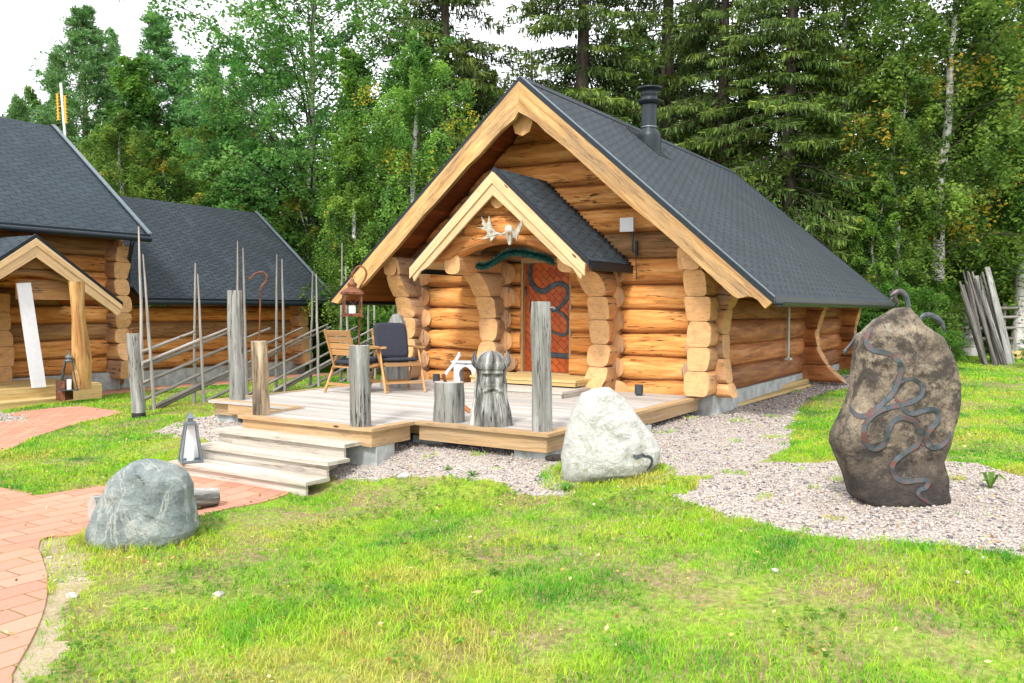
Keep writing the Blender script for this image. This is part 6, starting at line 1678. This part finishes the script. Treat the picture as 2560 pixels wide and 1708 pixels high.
# ------------------------------------------------------------------ grass, weeds, gravel
gys = np.arange(3.0, 27.0, .06); gxs = np.arange(-18, 14, .1); GZ = np.array([[gz(a, b_) for a in gxs] for b_ in gys])
def gzv_(x, y):
    fx = np.clip((x-gxs[0])/.1, 0, len(gxs)-1.001); fy = np.clip((y-gys[0])/.06, 0, len(gys)-1.001); i = fx.astype(int); j = fy.astype(int); a = fx-i; b_ = fy-j
    return GZ[j, i]*(1-a)*(1-b_)+GZ[j, i+1]*a*(1-b_)+GZ[j+1, i]*(1-a)*b_+GZ[j+1, i+1]*a*b_
def nz(x, y, sc, o=0.): return np.array([mnoise.noise((a*sc, b_*sc, o)) for a, b_ in zip(x, y)])
def blocked(x, y):
    s = (x-AX)*cY-(y-AY)*sY; t = (x-AX)*sY+(y-AY)*cY
    b_ = (s > -4.7) & (s < .2) & (t > -3.9) & (t < 9) | (s > -3.2) & (s < -1.35) & (t > -5.6) & (t < -3) | (s > -4.7) & (s < .45) & (t > -.2) & (t < 8.4) | (s < -11.8) & (t < 5.2) | (s < -9.75) & (t < -1.9)
    return b_
def field(seed, dens, y0, y1, pw, ref=7.):
    r = np.random.default_rng(seed); ys_ = np.linspace(y0, y1, 400); d = np.minimum(dens, dens*(ref/ys_)**pw)*1.76*ys_; cdf = np.cumsum(d)*(ys_[1]-ys_[0]); N = int(cdf[-1]); y = np.interp(r.random(N)*cdf[-1], cdf, ys_); x = (r.random(N)*2-1)*.88*y
    return x, y, r
x, y, r = field(41, 5200, 3.6, 26, 2.1)
m = ~blocked(x, y) & ~path_mask(x, y); x, y = x[m], y[m]
gm_ = gravel_mask(x, y)
a1 = nz(x, y, .75, 2)+.5*nz(x, y, 2.1, 4)+.35*nz(x, y, 6.5, 8)      # thin or thick turf
a2 = nz(x, y, .9, 12)+.45*nz(x, y, 4.2, 14)               # yellow or green
s_, t_ = (x-AX)*cY-(y-AY)*sY, (x-AX)*sY+(y-AY)*cY
prob = np.clip(.80+1.05*a1, .05, 1); tuft = nz(x, y, 3.3, 31)
prob = np.where(gm_, np.where((tuft > .40) & (a1 > -.2), .6, .006), prob); prob = np.where(gm_ & (x < -1.5) & (y < 7.5), .05+.5*np.clip(tuft+.3, 0, 1), prob)
for nm_, rr0 in (('grey_boulder', .42), ('white_boulder', .48)):
    q0 = bpy.data.objects[nm_].location; dd_ = np.hypot(x-q0.x, (y-q0.y)*1.25); prob = np.where(np.abs(dd_-rr0) < .13, .9, prob)
m = r.random(len(x)) < prob; x, y, a1, a2, gm_ = x[m], y[m], a1[m], a2[m], gm_[m]; N = len(x)
z = gzv_(x, y); hh = (.022+.020*np.clip(a1+.3, 0, 1.2)+.030*np.clip(nz(x, y, 1.4, 55), 0, 1))*(.5+r.random(N))
near = np.clip((7.5-y)/3, 0, 1); ring = np.zeros(N)
for nm_, rr0 in (('grey_boulder', .42), ('white_boulder', .48), ('standing_stone', .5)):
    q0 = bpy.data.objects[nm_].location; dd_ = np.hypot(x-q0.x, (y-q0.y)*1.25); ring += np.clip(1-np.abs(dd_-rr0)/.12, 0, 1)
hh *= 1+.9*ring; hh *= 1+.25*near
wd = .0026*(.7+.6*r.random(N))*np.maximum(1, (y/6.))**1.0
az = r.random(N)*2*PI; ln_ = (.25+.75*r.random(N))*hh; ca, sa = np.cos(az), np.sin(az); side = r.random(N)*2*PI
sxv, syv = np.cos(side)*wd, np.sin(side)*wd
B0 = np.stack([x, y, z-.004], 1); sv = np.stack([sxv, syv, 0*x], 1)
mid = B0+np.stack([ca*ln_*.35, sa*ln_*.35, hh*.62], 1); tip = B0+np.stack([ca*ln_, sa*ln_, hh*(1-.25*(ln_/hh))], 1)
V = np.stack([B0-sv, B0+sv, mid+sv*.8, tip+sv*.12, tip-sv*.12, mid-sv*.8], 1).reshape(-1, 3); k6 = (np.arange(N)*6)[:, None]
Fc = np.concatenate([k6+np.array([[0, 1, 2, 5]]), k6+np.array([[5, 2, 3, 4]])], 0)
g5 = nz(x, y, 2.6, 91); g6 = nz(x, y, 8.5, 95); hh *= 1+.8*np.clip(g5+.4*g6-.15, 0, .8)
rn = np.clip(.64-.75*a2-.75*np.clip(g5+.5*g6-.12, 0, .7)+.34*(r.random(N)-.5)-.12*(y > 14), 0, .93); rn = np.where(r.random(N) < .05, .97+.03*r.random(N), rn)
gr = mesh_np('grass', V, Fc, M['grass'], np.concatenate([rn, rn])); tag(gr, 'short patchy yellow green lawn grass in front of the cabin', 'grass', kind='stuff')
# clover and other small broad leaves
x, y, r = field(43, 300, 3.7, 18, 2.0); m = ~blocked(x, y) & ~path_mask(x, y); x, y = x[m], y[m]; m = ~gravel_mask(x, y) & (nz(x, y, 1.3, 71)+.4*nz(x, y, 5, 72) > .12); x, y = x[m], y[m]
C = np.repeat(np.stack([x, y, gzv_(x, y)+.018+.02*r.random(len(x))], 1), 3, 0); an = np.tile([0, 2.1, 4.2], len(x))+np.repeat(r.random(len(x))*6, 3); C += np.stack([np.cos(an)*.008, np.sin(an)*.008, 0*an], 1)
V, Fc = leaves(C, .021, up=2.5, asp=.9, seed=4); o = mesh_np('clover', V, Fc, M['leaf_bush'], np.repeat(.75+.25*r.random(len(x)), 3)); tag(o, 'patches of small clover leaves growing in the lawn', 'clover', kind='stuff')
# pebbles of the gravel
x, y, r = field(44, 1500, 5.2, 22, 1.8); s_, t_ = (x-AX)*cY-(y-AY)*sY, (x-AX)*sY+(y-AY)*cY
m = gravel_mask(x, y) & ~((s_ > -4.4) & (s_ < 0) & (t_ > -3.2)); x, y = x[m], y[m]; m = ~((y < 7.4) & (x < -1.5)) | (r.random(len(x)) < .10); x, y = x[m], y[m]; N = len(x)
rr = (.0055+.011*r.random(N)**2.5)*np.maximum(1, y/8.5)
oct_ = np.array([[1, 0, 0], [0, 1, 0], [-1, 0, 0], [0, -1, 0], [0, 0, .75], [0, 0, -.5]], float)
an = r.random(N)*6.28; ca, sa = np.cos(an), np.sin(an)
Vv = np.repeat(oct_[None], N, 0)*(.7+.6*r.random((N, 6, 1)))*np.stack([1+.5*r.random(N), np.ones(N), .8+.3*r.random(N)], 1)[:, None]
X = Vv[:, :, 0]*ca[:, None]-Vv[:, :, 1]*sa[:, None]; Yv = Vv[:, :, 0]*sa[:, None]+Vv[:, :, 1]*ca[:, None]
Vv = np.stack([X, Yv, Vv[:, :, 2]], 2)*rr[:, None, None]+np.stack([x, y, gzv_(x, y)+rr*.25], 1)[:, None]
tr8 = np.array([[0, 1, 4], [1, 2, 4], [2, 3, 4], [3, 0, 4], [1, 0, 5], [2, 1, 5], [3, 2, 5], [0, 3, 5]])
Fc = (np.arange(N)*6)[:, None, None]+tr8[None]; rn = np.repeat(r.random(N), 8)
o = mesh_np('gravel_pebbles', Vv.reshape(-1, 3), Fc.reshape(-1, 3), M['pebble'], rn); tag(o, 'loose pinkish grey pebbles of the gravel beds', 'pebbles', kind='stuff')
# broad leaved weeds at the edges
def weed(px, py, R, n, label, col='leaf_bush', h=.6):
    p = G(px, py); b = MB()
    for i in range(n):
        a = i*2.4+random.random()*.5; L = R*(.6+.5*random.random()); d = Vector((math.cos(a), math.sin(a), 0)); sd_ = Vector((-d.y, d.x, 0)); P = [Vector((0, 0, .0)), d*L*.45+Vector((0, 0, L*h)), d*L+Vector((0, 0, L*h*.7))]; wv = [L*.05, L*.17, L*.02]
        rows = [[q-sd_*w_, q+Vector((0, 0, -.15*w_)), q+sd_*w_] for q, w_ in zip(P, wv)]; b.grid(rows, [[(0, 0)]*3]*3, .3+.6*random.random(), smooth=False)
    o = b.build('weed', M[col], None, p); return tag(o, label, 'weed', 'broad leaved weeds')
weed(1415, 1228, .10, 12, 'leafy weed rosette at the left foot of the pale boulder')
weed(1180, 1183, .07, 9, 'small green weed in the gravel strip before the deck')
weed(1118, 1160, .07, 9, 'weed tuft on the gravel left under the deck edge')
weed(2475, 1222, .13, 7, 'spreading weed in the gravel right of the standing stone', h=.9)
weed(1235, 1440, .05, 8, 'dark broad leaves in the lawn, middle foreground')
weed(925, 1425, .05, 8, 'dark broad leaves in the lawn below the stairs side')
weed(1150, 1610, .05, 9, 'clump of broad leaves at the bottom middle of the lawn')
weed(455, 1290, .06, 7, 'weed at the right foot of the blue grey boulder')
# dry leaf on the lawn
p = G(1198, 1493); b = MB()
for i in range(7):
    a = -.9+i*.3; d = Vector((math.sin(a), math.cos(a)*.7, .15)); b.face([Vector((0, 0, .02)), d*.05+Vector((-.006, 0, .02)), d*.062+Vector((0, 0, .016)), d*.05+Vector((.006, 0, .02))], [(0, 0)]*4, .5)
o = b.build('dry_leaf', M['trim'], None, p, .6); tag(o, 'fan shaped dry brown leaf lying in the foreground lawn', 'leaf')

# fallen leaves, bits of bark and white clover heads scattered over the lawn
x, y, r = field(51, 16, 3.8, 18, 1.6); m = ~blocked(x, y); x, y = x[m], y[m]
C = np.stack([x, y, gzv_(x, y)+.03+.02*r.random(len(x))], 1); V, Fc = leaves(C, .030, up=2.2, asp=.6, seed=14)
o = mesh_np('fallen_leaves', V, Fc, M['leaf_dry'], r.random(len(x))); tag(o, 'scattered dry yellow and brown leaves on the lawn and gravel', 'leaves', kind='stuff')
x, y, r = field(52, 11, 4.2, 20, 1.0); m = ~blocked(x, y) & ~path_mask(x, y); x, y = x[m], y[m]; m = ~gravel_mask(x, y) & (nz(x, y, .5, 77)+.25*(x > 2) > .0); x, y = x[m], y[m]
ang = r.random(len(x)*5)*6.28; C = np.repeat(np.stack([x, y, gzv_(x, y)+.05+.015*r.random(len(x))], 1), 5, 0)+np.stack([np.cos(ang)*.004, np.sin(ang)*.004, .004*np.sin(ang*3)], 1); V, Fc = leaves(C, .014, up=.6, asp=1., seed=15)
o = mesh_np('clover_flowers', V, Fc, M['bone'], r.random(len(C))); tag(o, 'tiny white clover flower heads dotted over the lawn', 'flowers', kind='stuff')
